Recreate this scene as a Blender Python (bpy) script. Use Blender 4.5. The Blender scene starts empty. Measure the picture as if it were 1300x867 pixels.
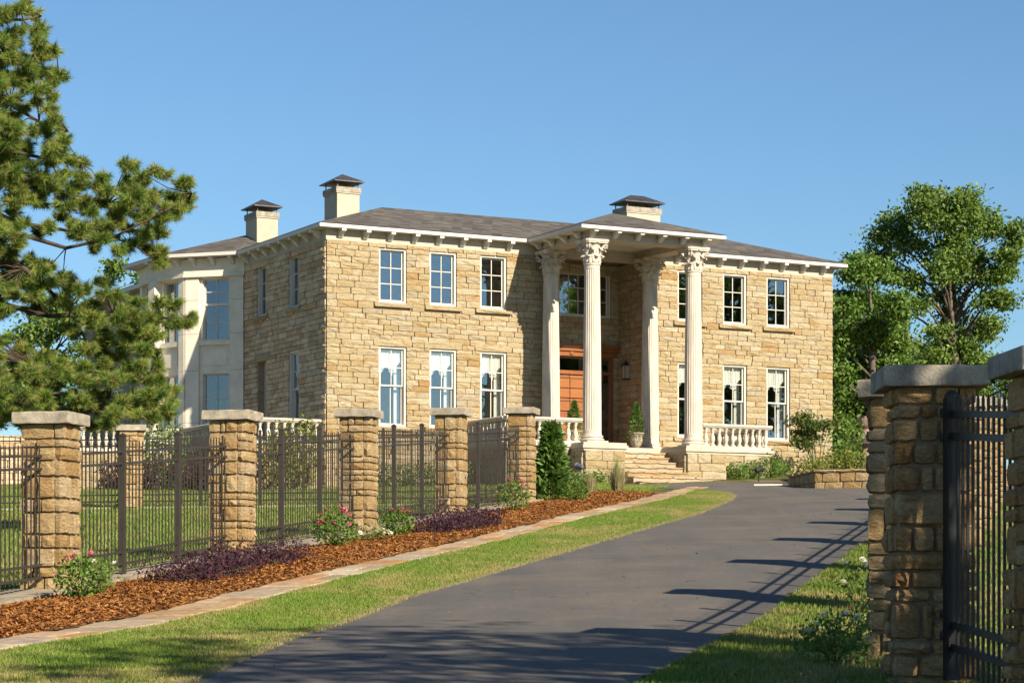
import bpy, math, random
import numpy as np
from mathutils import Vector, Matrix
random.seed(7); RNG = np.random.default_rng(7)
S = bpy.context.scene
COL = S.collection
# ------------------------------------------------------------------ camera, world, sun, exposure
cam = bpy.data.cameras.new('camera'); camo = bpy.data.objects.new('camera', cam); COL.objects.link(camo)
camo.location = (0, 0, 0); camo.rotation_euler = (math.radians(90), 0, 0)
cam.sensor_width = 36; cam.lens = 3041 / 1300 * 36; cam.shift_y = 326.5 / 1300
cam.clip_start = .1; cam.clip_end = 3000
S.camera = camo
SUN_AZ, SUN_EL = math.radians(-52.5), math.radians(30)
SUN = Vector((math.cos(SUN_AZ) * math.cos(SUN_EL), math.sin(SUN_AZ) * math.cos(SUN_EL), math.sin(SUN_EL)))
wd = bpy.data.worlds.new('World'); S.world = wd; wd.use_nodes = True
nt = wd.node_tree; bgn = nt.nodes['Background']
sky = nt.nodes.new('ShaderNodeTexSky'); sky.sky_type = 'NISHITA'; sky.sun_disc = False
sky.sun_elevation = SUN_EL; sky.sun_rotation = math.atan2(SUN.x, SUN.y)
sky.altitude = 0; sky.air_density = 1.0; sky.dust_density = .25; sky.ozone_density = 3.4
tint = nt.nodes.new('ShaderNodeMix'); tint.data_type = 'RGBA'; tint.blend_type = 'MULTIPLY'; tint.inputs[0].default_value = 1
tint.inputs[7].default_value = (.74, .91, 1, 1)          # the photograph's white balance
nt.links.new(sky.outputs[0], tint.inputs[6]); nt.links.new(tint.outputs[2], bgn.inputs[0]); bgn.inputs[1].default_value = .061
sl = bpy.data.lights.new('sun', 'SUN'); sl.energy = 5.0; sl.angle = math.radians(.55); sl.color = (1, .875, .69)
so = bpy.data.objects.new('sun', sl); COL.objects.link(so); so.rotation_euler = SUN.to_track_quat('Z', 'Y').to_euler()
so.location = (30, -30, 40)
S.view_settings.view_transform = 'Standard'; S.view_settings.look = 'None'
S.view_settings.exposure = 1.0; S.view_settings.gamma = 1
S.render.engine = 'CYCLES'
S.cycles.max_bounces = 8; S.cycles.transparent_max_bounces = 12

# ------------------------------------------------------------------ helpers
class MB:
    def __init__(s): s.v = []; s.f = []; s.r = []; s.cur = 0.
    def add(s, vs, fs):
        b = len(s.v); s.v += [tuple(p) for p in vs]
        for f in fs: s.f.append(tuple(i + b for i in f)); s.r.append(s.cur)
    def box(s, x0, x1, y0, y1, z0, z1):
        s.add([(x0,y0,z0),(x1,y0,z0),(x1,y1,z0),(x0,y1,z0),(x0,y0,z1),(x1,y0,z1),(x1,y1,z1),(x0,y1,z1)],
              [(0,3,2,1),(4,5,6,7),(0,1,5,4),(1,2,6,5),(2,3,7,6),(3,0,4,7)])
    def quad(s, *p): s.add(p, [tuple(range(len(p)))])
    def prism(s, poly, z0, z1):
        n = len(poly)
        s.add([(x,y,z0) for x,y in poly] + [(x,y,z1) for x,y in poly],
              [tuple(range(n))[::-1], tuple(range(n, 2*n))] + [(i,(i+1)%n,(i+1)%n+n,i+n) for i in range(n)])
    def xprism(s, prof, x0, x1):            # prof: list of (y,z) extruded along x
        n = len(prof)
        s.add([(x0,y,z) for y,z in prof] + [(x1,y,z) for y,z in prof],
              [tuple(range(n)), tuple(range(n, 2*n))[::-1]] + [(i,i+n,(i+1)%n+n,(i+1)%n) for i in range(n)])
    def lathe(s, prof, n=16, c=(0,0), cap=True, mod=None):
        m = len(prof); vs = []
        for r, z in prof:
            for i in range(n):
                a = 2*math.pi*i/n; q = r * (mod(i, z) if mod else 1)
                vs.append((c[0]+q*math.cos(a), c[1]+q*math.sin(a), z))
        fs = [(j*n+i, j*n+(i+1)%n, (j+1)*n+(i+1)%n, (j+1)*n+i) for j in range(m-1) for i in range(n)]
        if cap: fs += [tuple(range(n))[::-1], tuple(range((m-1)*n, m*n))]
        s.add(vs, fs)
    def tube(s, path, radii, n=6):
        vs = []; P = [Vector(p) for p in path]
        for k, p in enumerate(P):
            t = (P[min(k+1, len(P)-1)] - P[max(k-1, 0)]).normalized()
            a = t.cross(Vector((0,0,1)) if abs(t.z) < .9 else Vector((1,0,0))).normalized(); b = t.cross(a)
            r = radii[k] if hasattr(radii, '__len__') else radii
            vs += [p + (a*math.cos(2*math.pi*i/n) + b*math.sin(2*math.pi*i/n))*r for i in range(n)]
        m = len(P)
        fs = [(j*n+i, j*n+(i+1)%n, (j+1)*n+(i+1)%n, (j+1)*n+i) for j in range(m-1) for i in range(n)]
        fs += [tuple(range(n))[::-1], tuple(range((m-1)*n, m*n))]
        s.add(vs, fs)
    def mesh(s, name, mat, smooth=False):
        me = bpy.data.meshes.new(name); me.from_pydata(s.v, [], s.f)
        if mat: me.materials.append(mat)
        if any(s.r):
            a = me.attributes.new('rnd', 'FLOAT', 'FACE'); a.data.foreach_set('value', s.r)
        if smooth: me.polygons.foreach_set('use_smooth', [True]*len(s.f))
        me.update(); return me
    def build(s, name, mat, parent=None, loc=(0,0,0), smooth=False):
        return obj(name, s.mesh(name, mat, smooth), parent, loc)
def obj(name, me, parent=None, loc=(0,0,0), rot=None, scale=None):
    o = bpy.data.objects.new(name, me); COL.objects.link(o); o.location = loc
    if rot: o.rotation_euler = rot
    if scale: o.scale = scale
    if parent: o.parent = parent
    return o
def tag(o, label=None, cat=None, group=None, kind=None):
    if label: o['label'] = label
    if cat: o['category'] = cat
    if group: o['group'] = group
    if kind: o['kind'] = kind
    return o
def thing(name, loc, rz=0, label=None, cat=None, group=None):
    return tag(obj(name, None, None, loc, (0,0,rz)), label, cat, group)
def nparr(name, verts, faces_n, mat, parent=None, rnd=None, kind=None, loc=(0,0,0)):
    """fast mesh: verts (N,3); faces made of consecutive runs of faces_n vertices"""
    verts = np.asarray(verts, np.float32); N = len(verts); F = N // faces_n
    me = bpy.data.meshes.new(name)
    me.vertices.add(N); me.vertices.foreach_set('co', verts.ravel())
    me.loops.add(N); me.loops.foreach_set('vertex_index', np.arange(N, dtype=np.int32))
    me.polygons.add(F); me.polygons.foreach_set('loop_start', np.arange(F, dtype=np.int32)*faces_n)
    me.materials.append(mat)
    if rnd is not None:
        a = me.attributes.new('rnd', 'FLOAT', 'FACE'); a.data.foreach_set('value', np.asarray(rnd, np.float32))
    me.update(calc_edges=True); me.validate()
    o = obj(name, me, parent, loc)
    if kind: o['kind'] = kind
    return o

# ------------------------------------------------------------------ materials
def newmat(name):
    m = bpy.data.materials.new(name); m.use_nodes = True
    return m, m.node_tree.nodes, m.node_tree.links, m.node_tree.nodes['Principled BSDF']
def ramp(N, cols, interp='LINEAR'):
    r = N.new('ShaderNodeValToRGB'); r.color_ramp.interpolation = interp
    e = r.color_ramp.elements
    while len(e) < len(cols): e.new(.5)
    for k, c in enumerate(cols):
        e[k].position = c[0]; e[k].color = (*c[1], 1)
    return r
def rnd_value(N, L):
    oi = N.new('ShaderNodeObjectInfo'); at = N.new('ShaderNodeAttribute'); at.attribute_name = 'rnd'
    ad = N.new('ShaderNodeMath'); ad.operation = 'ADD'; L.new(oi.outputs['Random'], ad.inputs[0]); L.new(at.outputs['Fac'], ad.inputs[1])
    fr = N.new('ShaderNodeMath'); fr.operation = 'FRACT'; L.new(ad.outputs[0], fr.inputs[0]); return fr.outputs[0]
def noise(N, L, scale, detail=4, rough=.6, vec=None, dist=0.):
    n = N.new('ShaderNodeTexNoise'); n.inputs['Scale'].default_value = scale; n.inputs['Detail'].default_value = detail
    n.inputs['Roughness'].default_value = rough; n.inputs['Distortion'].default_value = dist
    if vec is not None: L.new(vec, n.inputs['Vector'])
    return n
def mix(N, L, fac, a, b, mode='MIX'):
    m = N.new('ShaderNodeMix'); m.data_type = 'RGBA'; m.blend_type = mode
    for sck, v in ((0, fac), (6, a), (7, b)):
        if hasattr(v, 'is_output'): L.new(v, m.inputs[sck])
        else: m.inputs[sck].default_value = v if sck == 0 else (*v, 1)
    return m.outputs[2]
def bump(N, L, h, bsdf, strength, dist):
    b = N.new('ShaderNodeBump'); b.inputs['Strength'].default_value = strength; b.inputs['Distance'].default_value = dist
    L.new(h, b.inputs['Height']); L.new(b.outputs[0], bsdf.inputs['Normal'])
def maprange(N, L, v, a, b, c=0., d=1.):
    m = N.new('ShaderNodeMapRange'); L.new(v, m.inputs[0])
    for i, x in enumerate((a, b, c, d)): m.inputs[i+1].default_value = x
    return m.outputs[0]
def stone_mat(name, cols, stain, nscale=9, bdist=.02, stain_amt=.55):
    m, N, L, B = newmat(name)
    pos = N.new('ShaderNodeNewGeometry').outputs['Position']
    r = ramp(N, cols, 'LINEAR'); L.new(rnd_value(N, L), r.inputs[0])
    mp = N.new('ShaderNodeMapping'); mp.inputs['Scale'].default_value = (1, 1, 2.2); L.new(pos, mp.inputs[0])
    n1 = noise(N, L, nscale*.45, 5, .65, mp.outputs[0], .6)
    c = mix(N, L, maprange(N, L, n1.outputs[0], .50, .72, 0, stain_amt), r.outputs[0], stain)
    n4 = noise(N, L, nscale*1.3, 4, .7, mp.outputs[0], 1.2); c = mix(N, L, maprange(N, L, n4.outputs[0], .56, .74, 0, stain_amt*.7), c, tuple(x*.75+.02 for x in stain))
    n2 = noise(N, L, nscale*3.5, 5, .7, mp.outputs[0])
    c = mix(N, L, 1, c, mix(N, L, maprange(N, L, n2.outputs[0], .3, .7), (.66,.64,.60), (1.2,1.2,1.2)), 'MULTIPLY')
    L.new(c, B.inputs['Base Color']); B.inputs['Roughness'].default_value = .9; B.inputs['Specular IOR Level'].default_value = .2
    n3 = noise(N, L, nscale*1.6, 6, .7, mp.outputs[0]); bump(N, L, n3.outputs[0], B, .9, bdist)
    return m
def plain_mat(name, col, rough=.7, var=.12, nscale=6., bdist=.004, metal=0, spec=.3, stretch=None):
    m, N, L, B = newmat(name)
    pos = N.new('ShaderNodeNewGeometry').outputs['Position']
    if stretch:
        mp = N.new('ShaderNodeMapping'); mp.inputs['Scale'].default_value = stretch; L.new(pos, mp.inputs[0]); pos = mp.outputs[0]
    n1 = noise(N, L, nscale, 6, .65, pos); n2 = noise(N, L, nscale*9, 4, .6, pos)
    lo = tuple(max(0, c*(1-var*1.6)) for c in col); hi = tuple(min(1, c*(1+var)) for c in col)
    c = mix(N, L, maprange(N, L, n1.outputs[0], .3, .7), lo, hi)
    L.new(c, B.inputs['Base Color']); B.inputs['Roughness'].default_value = rough; B.inputs['Metallic'].default_value = metal
    B.inputs['Specular IOR Level'].default_value = spec
    bump(N, L, n2.outputs[0], B, .6, bdist); return m
def leaf_mat(name, cols, trans=.35, rough=.55):
    m, N, L, B = newmat(name)
    r = ramp(N, cols); L.new(rnd_value(N, L), r.inputs[0])
    L.new(r.outputs[0], B.inputs['Base Color']); B.inputs['Roughness'].default_value = rough; B.inputs['Specular IOR Level'].default_value = .35
    t = N.new('ShaderNodeBsdfTranslucent')
    L.new(mix(N, L, 1, r.outputs[0], (1.25, 1.3, .7), 'MULTIPLY'), t.inputs[0])
    mx = N.new('ShaderNodeMixShader'); mx.inputs[0].default_value = trans
    L.new(B.outputs[0], mx.inputs[1]); L.new(t.outputs[0], mx.inputs[2])
    L.new(mx.outputs[0], N['Material Output'].inputs[0]); return m
M = {}
M['wall'] = stone_mat('wall_stone', [(0,(.62,.50,.29)),(.18,(.73,.63,.43)),(.36,(.58,.45,.24)),(.52,(.77,.68,.49)),(.68,(.66,.53,.30)),(.80,(.60,.53,.40)),(.90,(.70,.58,.36)),(.96,(.58,.38,.17)),(1,(.68,.57,.38))], (.46,.25,.085), 9, .075, .85)
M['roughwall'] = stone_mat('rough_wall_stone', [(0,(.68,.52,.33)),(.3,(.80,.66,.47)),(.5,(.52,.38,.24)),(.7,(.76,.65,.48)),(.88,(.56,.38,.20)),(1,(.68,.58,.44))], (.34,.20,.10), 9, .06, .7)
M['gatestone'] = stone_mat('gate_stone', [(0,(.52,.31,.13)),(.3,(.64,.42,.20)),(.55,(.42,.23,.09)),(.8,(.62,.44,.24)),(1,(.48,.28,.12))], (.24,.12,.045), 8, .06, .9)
M['pillar'] = stone_mat('pillar_stone', [(0,(.54,.38,.18)),(.25,(.66,.50,.28)),(.5,(.48,.31,.13)),(.7,(.64,.50,.30)),(.88,(.52,.33,.13)),(1,(.68,.55,.37))], (.34,.18,.06), 8, .05, .7)
M['mortar'] = plain_mat('mortar', (.46,.37,.24), .95, .2, 8, .01)
M['pmortar'] = plain_mat('pillar_mortar', (.42,.33,.21), .95, .2, 8, .012)
M['lime'] = plain_mat('limestone', (.63,.57,.46), .75, .10, 2.2, .004)
M['baylime'] = plain_mat('bay_limestone', (.80,.73,.60), .75, .10, 2.2, .004)  # limestone lightened to make up for the slanting sun on the bay
M['column'] = plain_mat('cast_stone_column', (.72,.65,.55), .7, .16, 2.6, .003, stretch=(2,2,.5))
M['capstone'] = plain_mat('capstone', (.50,.44,.34), .9, .28, 5, .02)
M['greycap'] = plain_mat('grey_capstone', (.40,.36,.29), .9, .3, 5, .02)
M['white'] = plain_mat('white_paint', (.80,.77,.71), .5, .05, 3, .001)
M['sash'] = plain_mat('cream_window_paint', (.80,.76,.68), .45, .05, 3, .001)
M['stucco'] = plain_mat('chimney_stucco', (.62,.57,.44), .85, .08, 3, .004)
M['capmetal'] = plain_mat('chimney_cap_metal', (.16,.15,.15), .45, .2, 4, .002, .6)
M['bronze'] = plain_mat('fence_bronze_paint', (.075,.062,.050), .5, .15, 5, .001, 0, .4)
M['iron'] = plain_mat('gate_black_iron', (.022,.020,.019), .45, .2, 5, .001, 0, .4)
M['urn'] = plain_mat('urn_cast_stone', (.45,.39,.30), .8, .2, 7, .004)
M['bark'] = plain_mat('bark', (.13,.095,.07), .95, .4, 7, .04, stretch=(1,1,.4))
M['greybark'] = plain_mat('grey_bark', (.17,.14,.11), .95, .35, 7, .03, stretch=(1,1,.4))
M['inside'] = plain_mat('dark_interior', (.16,.14,.12), .9, .1)  # dimness of the unlit rooms put into a dark surface colour
M['curtain'] = leaf_mat('curtain_cloth', [(0,(.88,.86,.80)),(1,(.90,.89,.85))], .12, .9)
M['concrete'] = plain_mat('kerb_stone', (.46,.38,.27), .95, .3, 3, .01)
M['soil'] = plain_mat('bed_soil', (.10,.06,.035), 1, .3, 8, .02)
M['lampmetal'] = plain_mat('floodlight_metal', (.05,.05,.055), .45, .2, 5, .001, .3)
M['greymetal'] = plain_mat('grey_floodlight_metal', (.22,.24,.28), .4, .2, 5, .001, .5)
M['terra'] = plain_mat('fountain_stone', (.40,.28,.24), .85, .25, 9, .006)
def wood_mat():
    m, N, L, B = newmat('door_wood'); pos = N.new('ShaderNodeNewGeometry').outputs['Position']
    mp = N.new('ShaderNodeMapping'); mp.inputs['Scale'].default_value = (1.5, 1.5, 22); L.new(pos, mp.inputs[0])
    n = noise(N, L, 1.6, 6, .65, mp.outputs[0], .4)
    r = ramp(N, [(0,(.15,.042,.009)),(.45,(.33,.11,.022)),(1,(.46,.18,.04))])
    a = N.new('ShaderNodeMath'); a.operation = 'ADD'; L.new(n.outputs[0], a.inputs[0]); L.new(maprange(N, L, rnd_value(N, L), 0, 1, -.2, .2), a.inputs[1])
    L.new(a.outputs[0], r.inputs[0]); L.new(r.outputs[0], B.inputs['Base Color']); B.inputs['Roughness'].default_value = .4
    bump(N, L, n.outputs[0], B, .3, .004); return m
M['wood'] = wood_mat()
M['darkwood'] = plain_mat('dark_door_wood', (.045,.018,.008), .6, .3)
def glass_mat():
    m, N, L, B = newmat('window_glass'); N.remove(B)
    t = N.new('ShaderNodeBsdfTransparent'); t.inputs[0].default_value = (.95,.97,.96,1)
    g = N.new('ShaderNodeBsdfGlossy'); g.inputs['Roughness'].default_value = .012; g.inputs[0].default_value = (.86,.93,1,1)
    n = noise(N, L, .9, 2); b = N.new('ShaderNodeBump'); b.inputs['Strength'].default_value = .04; b.inputs['Distance'].default_value = .004
    L.new(n.outputs[0], b.inputs['Height']); L.new(b.outputs[0], g.inputs['Normal'])
    mx = N.new('ShaderNodeMixShader'); mx.inputs[0].default_value = .16; L.new(t.outputs[0], mx.inputs[1]); L.new(g.outputs[0], mx.inputs[2])
    L.new(mx.outputs[0], N['Material Output'].inputs[0]); return m
M['glass'] = glass_mat()
def shingle_mat():
    m, N, L, B = newmat('roof_shingle'); pos = N.new('ShaderNodeNewGeometry').outputs['Position']
    mp = N.new('ShaderNodeMapping'); mp.inputs['Scale'].default_value = (3.2, 3.2, 22); L.new(pos, mp.inputs[0])
    sn = N.new('ShaderNodeVectorMath'); sn.operation = 'FLOOR'; L.new(mp.outputs[0], sn.inputs[0])
    wn = N.new('ShaderNodeTexWhiteNoise'); L.new(sn.outputs[0], wn.inputs[0])
    r = ramp(N, [(0,(.06,.053,.047)),(.5,(.105,.094,.084)),(1,(.165,.148,.13))]); L.new(wn.outputs[0], r.inputs[0])
    n = noise(N, L, 1.1, 4, .6, pos)
    c = mix(N, L, 1, r.outputs[0], mix(N, L, maprange(N, L, n.outputs[0], .3, .7), (.8,.8,.8), (1.1,1.1,1.1)), 'MULTIPLY')
    L.new(c, B.inputs['Base Color']); B.inputs['Roughness'].default_value = .95
    sp = N.new('ShaderNodeSeparateXYZ'); L.new(mp.outputs[0], sp.inputs[0]); fr = N.new('ShaderNodeMath'); fr.operation = 'FRACT'; L.new(sp.outputs[2], fr.inputs[0])
    bump(N, L, fr.outputs[0], B, .6, .015); return m
M['roof'] = shingle_mat()
def asphalt_mat():
    m, N, L, B = newmat('asphalt'); pos = N.new('ShaderNodeNewGeometry').outputs['Position']
    mp = N.new('ShaderNodeMapping'); mp.inputs['Rotation'].default_value = (0, 0, math.radians(12.7)); mp.inputs['Scale'].default_value = (1.6, .12, 1); L.new(pos, mp.inputs[0])
    n1 = noise(N, L, 1.2, 5, .6, mp.outputs[0]); n2 = noise(N, L, .5, 6, .7, pos); n3 = noise(N, L, 90, 3, .7, pos)
    c = mix(N, L, maprange(N, L, n1.outputs[0], .35, .7), (.130,.123,.115), (.166,.153,.138))
    c = mix(N, L, maprange(N, L, n2.outputs[0], .44, .70, 0, .75), c, (.225,.19,.15))
    v = N.new('ShaderNodeTexVoronoi'); v.inputs['Scale'].default_value = 140; L.new(pos, v.inputs['Vector'])
    c = mix(N, L, 1, c, mix(N, L, maprange(N, L, n3.outputs[0], .3, .7), (.7,.7,.7), (1.3,1.3,1.3)), 'MULTIPLY')
    vc = N.new('ShaderNodeTexVoronoi'); vc.feature = 'DISTANCE_TO_EDGE'; vc.inputs['Scale'].default_value = .33; nd = noise(N, L, 1.3, 4, .6, pos)
    av = N.new('ShaderNodeVectorMath'); av.operation = 'MULTIPLY_ADD'; L.new(nd.outputs['Color'], av.inputs[0]); av.inputs[1].default_value = (1.1,1.1,1.1); L.new(pos, av.inputs[2]); L.new(av.outputs[0], vc.inputs['Vector'])
    nk = noise(N, L, .22, 2, .5, pos); ck = N.new('ShaderNodeMath'); ck.operation = 'MULTIPLY'; L.new(maprange(N, L, vc.outputs['Distance'], .0, .006, .75, 0.), ck.inputs[0]); L.new(maprange(N, L, nk.outputs[0], .5, .58), ck.inputs[1])
    c = mix(N, L, ck.outputs[0], c, (.04,.037,.034))
    n6 = noise(N, L, 14, 4, .7, pos); c = mix(N, L, 1, c, mix(N, L, maprange(N, L, n6.outputs[0], .3, .7), (.86,.86,.86), (1.14,1.14,1.14)), 'MULTIPLY')
    L.new(c, B.inputs['Base Color']); B.inputs['Roughness'].default_value = .82; B.inputs['Specular IOR Level'].default_value = .25
    bump(N, L, v.outputs['Distance'], B, .5, .006); return m
M['asphalt'] = asphalt_mat()
def grass_mat(name, blades, g1, g2, straw, amt, trans=.3):
    m, N, L, B = newmat(name); pos = N.new('ShaderNodeNewGeometry').outputs['Position']
    r = ramp(N, [(0,g1),(.6,g2),(1,tuple(min(1,c*1.35) for c in g2))]); L.new(rnd_value(N, L), r.inputs[0])
    mp = N.new('ShaderNodeMapping'); mp.inputs['Rotation'].default_value = (0,0,math.radians(12.7)); mp.inputs['Scale'].default_value = (1,.45,1); L.new(pos, mp.inputs[0])
    n1 = noise(N, L, .9, 5, .68, mp.outputs[0], .5)
    rv = N.new('ShaderNodeMath'); rv.operation = 'MULTIPLY_ADD'; L.new(rnd_value(N, L), rv.inputs[0]); rv.inputs[1].default_value = .14; L.new(n1.outputs[0], rv.inputs[2])
    c = mix(N, L, maprange(N, L, rv.outputs[0], .53, .66, 0, amt), r.outputs[0] if blades else g2, straw)
    L.new(c, B.inputs['Base Color']); B.inputs['Roughness'].default_value = .7; B.inputs['Specular IOR Level'].default_value = .2
    if blades:
        t = N.new('ShaderNodeBsdfTranslucent'); L.new(c, t.inputs[0]); mx = N.new('ShaderNodeMixShader'); mx.inputs[0].default_value = trans
        L.new(B.outputs[0], mx.inputs[1]); L.new(t.outputs[0], mx.inputs[2]); L.new(mx.outputs[0], N['Material Output'].inputs[0])
    else:
        n2 = noise(N, L, 40, 4, .7, pos); bump(N, L, n2.outputs[0], B, 1, .03)
    return m
G1, G2, STRAW = (.14,.24,.025), (.25,.355,.062), (.54,.44,.18)
M['verge'] = grass_mat('verge_grass', True, G1, G2, STRAW, .7)
M['lawn'] = grass_mat('lawn_grass', True, (.12,.22,.025), (.21,.32,.05), (.42,.38,.14), .5)
M['ground'] = grass_mat('ground_turf', False, G1, (.13,.16,.035), (.33,.24,.11), .85)
M['mulch'] = stone_mat('mulch_chip', [(0,(.26,.095,.024)),(.3,(.46,.185,.045)),(.6,(.56,.245,.065)),(.85,(.36,.14,.036)),(1,(.66,.38,.16))], (.15,.06,.02), 5, .002, .75)
M['mulchbase'] = plain_mat('mulch_base', (.30,.125,.036), 1, .5, 25, .03)
M['flag'] = stone_mat('flagstone', [(0,(.62,.40,.20)),(.25,(.52,.46,.36)),(.5,(.58,.29,.11)),(.7,(.72,.62,.46)),(.85,(.50,.40,.28)),(1,(.60,.36,.16))], (.30,.16,.07), 3, .01, .6)
M['pine'] = leaf_mat('pine_needles', [(0,(.07,.14,.03)),(.4,(.16,.25,.045)),(.75,(.28,.37,.07)),(.92,(.36,.37,.09)),(1,(.36,.24,.11))], .35)
M['oak'] = leaf_mat('oak_leaves', [(0,(.045,.095,.016)),(.5,(.10,.17,.028)),(1,(.19,.26,.05))], .3)
M['bush'] = leaf_mat('shrub_leaves', [(0,(.05,.11,.015)),(.5,(.10,.19,.03)),(1,(.20,.27,.05))], .3)
M['lime_bush'] = leaf_mat('yellow_green_leaves', [(0,(.11,.16,.02)),(.5,(.22,.27,.035)),(1,(.34,.36,.07))], .35)
M['roseleaf'] = leaf_mat('rose_leaves', [(0,(.07,.15,.02)),(.5,(.15,.27,.04)),(1,(.27,.38,.07))], .3)
M['nandina'] = leaf_mat('nandina_leaves', [(0,(.05,.11,.02)),(.6,(.11,.19,.035)),(1,(.26,.20,.06))], .3)
M['purple'] = leaf_mat('purple_leaves', [(0,(.030,.012,.022)),(.5,(.062,.022,.040)),(1,(.12,.04,.06))], .12, .85)
M['cedar'] = leaf_mat('cedar_sprays', [(0,(.06,.13,.025)),(.5,(.12,.23,.045)),(1,(.22,.34,.08))], .3)
M['tan'] = leaf_mat('dry_grass', [(0,(.30,.26,.10)),(.5,(.42,.36,.18)),(1,(.52,.46,.26))], .25)
M['pink'] = leaf_mat('pink_petals', [(0,(.60,.07,.17)),(.5,(.74,.16,.28)),(1,(.82,.30,.38))], .3)
M['wpetal'] = leaf_mat('white_petals', [(0,(.80,.78,.72)),(1,(.88,.86,.82))], .3)
M['stem'] = plain_mat('stem', (.12,.12,.04), .8, .2, 9, .002)
M['lampglass'] = plain_mat('lantern_glass', (.42,.38,.30), .2, .1, 5, .001)

# scale base colours for this exposure; stone in shade stays lighter to lift it
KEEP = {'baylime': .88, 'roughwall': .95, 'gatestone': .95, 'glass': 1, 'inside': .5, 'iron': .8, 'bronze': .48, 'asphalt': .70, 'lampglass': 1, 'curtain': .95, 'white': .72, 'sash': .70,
        'pine': .9, 'oak': 1.05, 'bush': .95, 'purple': .65, 'cedar': .75, 'roof': .72, 'lawn': .78, 'verge': .68, 'ground': .6, 'pink': .85, 'wpetal': .85, 'column': .70, 'wood': .75, 'greycap': .8}
for k_, m_ in M.items():
    f_ = KEEP.get(k_, .66)
    for n_ in m_.node_tree.nodes:
        if n_.type == 'VALTORGB':
            for e_ in n_.color_ramp.elements: e_.color = (*[c_*f_ for c_ in e_.color[:3]], 1)
        elif n_.type == 'MIX' and n_.blend_type == 'MIX' and not any(l_.to_node.type == 'MIX' and l_.to_node.blend_type == 'MULTIPLY' and l_.to_socket == l_.to_node.inputs[7] for l_ in n_.outputs[2].links):
            for i_ in (6, 7):
                if not n_.inputs[i_].is_linked: n_.inputs[i_].default_value = (*[c_*f_ for c_ in n_.inputs[i_].default_value[:3]], 1)

# ------------------------------------------------------------------ terrain frame: u runs along the fences, v across to the right
_l = math.hypot(6.08, 26.9); UX, UY = 6.08/_l, 26.9/_l
def zt(u):
    u = np.asarray(u, float)
    a = .05 + .08*(u - 28.37); b = -.22 + .055*(u - 25)
    t = np.clip((u - 22)/6, 0, 1)
    z = b*(1-t) + a*t
    z = np.where(u < -30, -.22 + .055*-55, z)
    return np.where(u > 81, .05 + .08*(81 - 28.37), z)
def P(u, v, dz=0.): return Vector((UX*u + UY*v, UY*u - UX*v, float(zt(u)) + dz))
def UV(x, y): return UX*x + UY*y, UY*x - UX*y
def gz(x, y): return float(zt(UV(x, y)[0]))
def AT(px, py, d): return Vector(((px-650)/3041*d, d, (760-py)/3041*d))
FANG = math.atan2(UY, UX)         # world angle of the fence direction

# unit rock: cube grid with 3 verts per edge, rounded and roughened (48 triangles)
def rock_mesh(name, mat, rough, rnd_, seed, lat=.15):
    r = random.Random(seed); idx = {}; vs = []
    def vid(i, j, k):
        if (i,j,k) in idx: return idx[i,j,k]
        p = [(-.5, 0, .5)[t] for t in (i,j,k)]
        ext = sum(1 for t in (i,j,k) if t != 1)
        for a in range(3):
            if (i,j,k)[a] != 1:
                sh = {1: r.uniform(-.02, .16), 2: -rnd_*r.uniform(.4, 1), 3: -rnd_*r.uniform(1, 1.7)}[ext]
                p[a] += math.copysign(1, p[a]) * sh * ((rough if a == 1 else lat) if ext == 1 else (1 if a != 1 or ext > 2 else .8*rough + .4))
            else: p[a] += r.uniform(-.14, .14)
        idx[i,j,k] = len(vs); vs.append(p); return idx[i,j,k]
    fs = []
    for a in range(3):
        for side in (0, 2):
            for i in range(2):
                for j in range(2):
                    q = []
                    for di, dj in ((0,0),(1,0),(1,1),(0,1)):
                        t = [0,0,0]; t[a] = side; t[(a+1)%3] = i+di; t[(a+2)%3] = j+dj; q.append(vid(*t))
                    fs.append(tuple(q if side == 2 else q[::-1]))
    m = MB(); m.add(vs, fs); return m.mesh(name, mat)
ROCKP = [rock_mesh('pillar_stone', M['pillar'], 1.25, .055, i, .3) for i in range(14)]
ROCKW = [rock_mesh('wall_stone', M['wall'], 2.0, .016, 100+i, .04) for i in range(14)]
ROCKL = [rock_mesh('rough_wall_stone', M['roughwall'], 3.2, .03, 150+i, .06) for i in range(14)]
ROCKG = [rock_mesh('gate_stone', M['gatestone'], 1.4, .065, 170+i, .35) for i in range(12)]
ROCKF = [rock_mesh('flagstone', M['flag'], .1, .05, 200+i) for i in range(8)]
def join_rocks(name, items, variants, parent, loc=(0,0,0)):
    """items: (centre, size, rotz) -> one mesh"""
    vs = []; fs = []; rr = []; b = 0
    for (c, s, rz) in items:
        me = random.choice(variants); n = len(me.vertices)
        a = np.empty(n*3, np.float32); me.vertices.foreach_get('co', a); a = a.reshape(-1, 3)*np.array(s)
        if rz: a = a @ np.array([[math.cos(rz), math.sin(rz), 0], [-math.sin(rz), math.cos(rz), 0], [0,0,1]])
        vs.append(a + np.array(c)); q = random.random()
        for p in me.polygons: fs.append(tuple(i+b for i in p.vertices)); rr.append(q)
        b += n
    me2 = bpy.data.meshes.new(name); me2.from_pydata(np.concatenate(vs).tolist(), [], fs); me2.materials.append(variants[0].materials[0])
    at = me2.attributes.new('rnd', 'FLOAT', 'FACE'); at.data.foreach_set('value', rr)
    return tag(obj(name, me2, parent, loc), kind='stuff')

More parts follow.
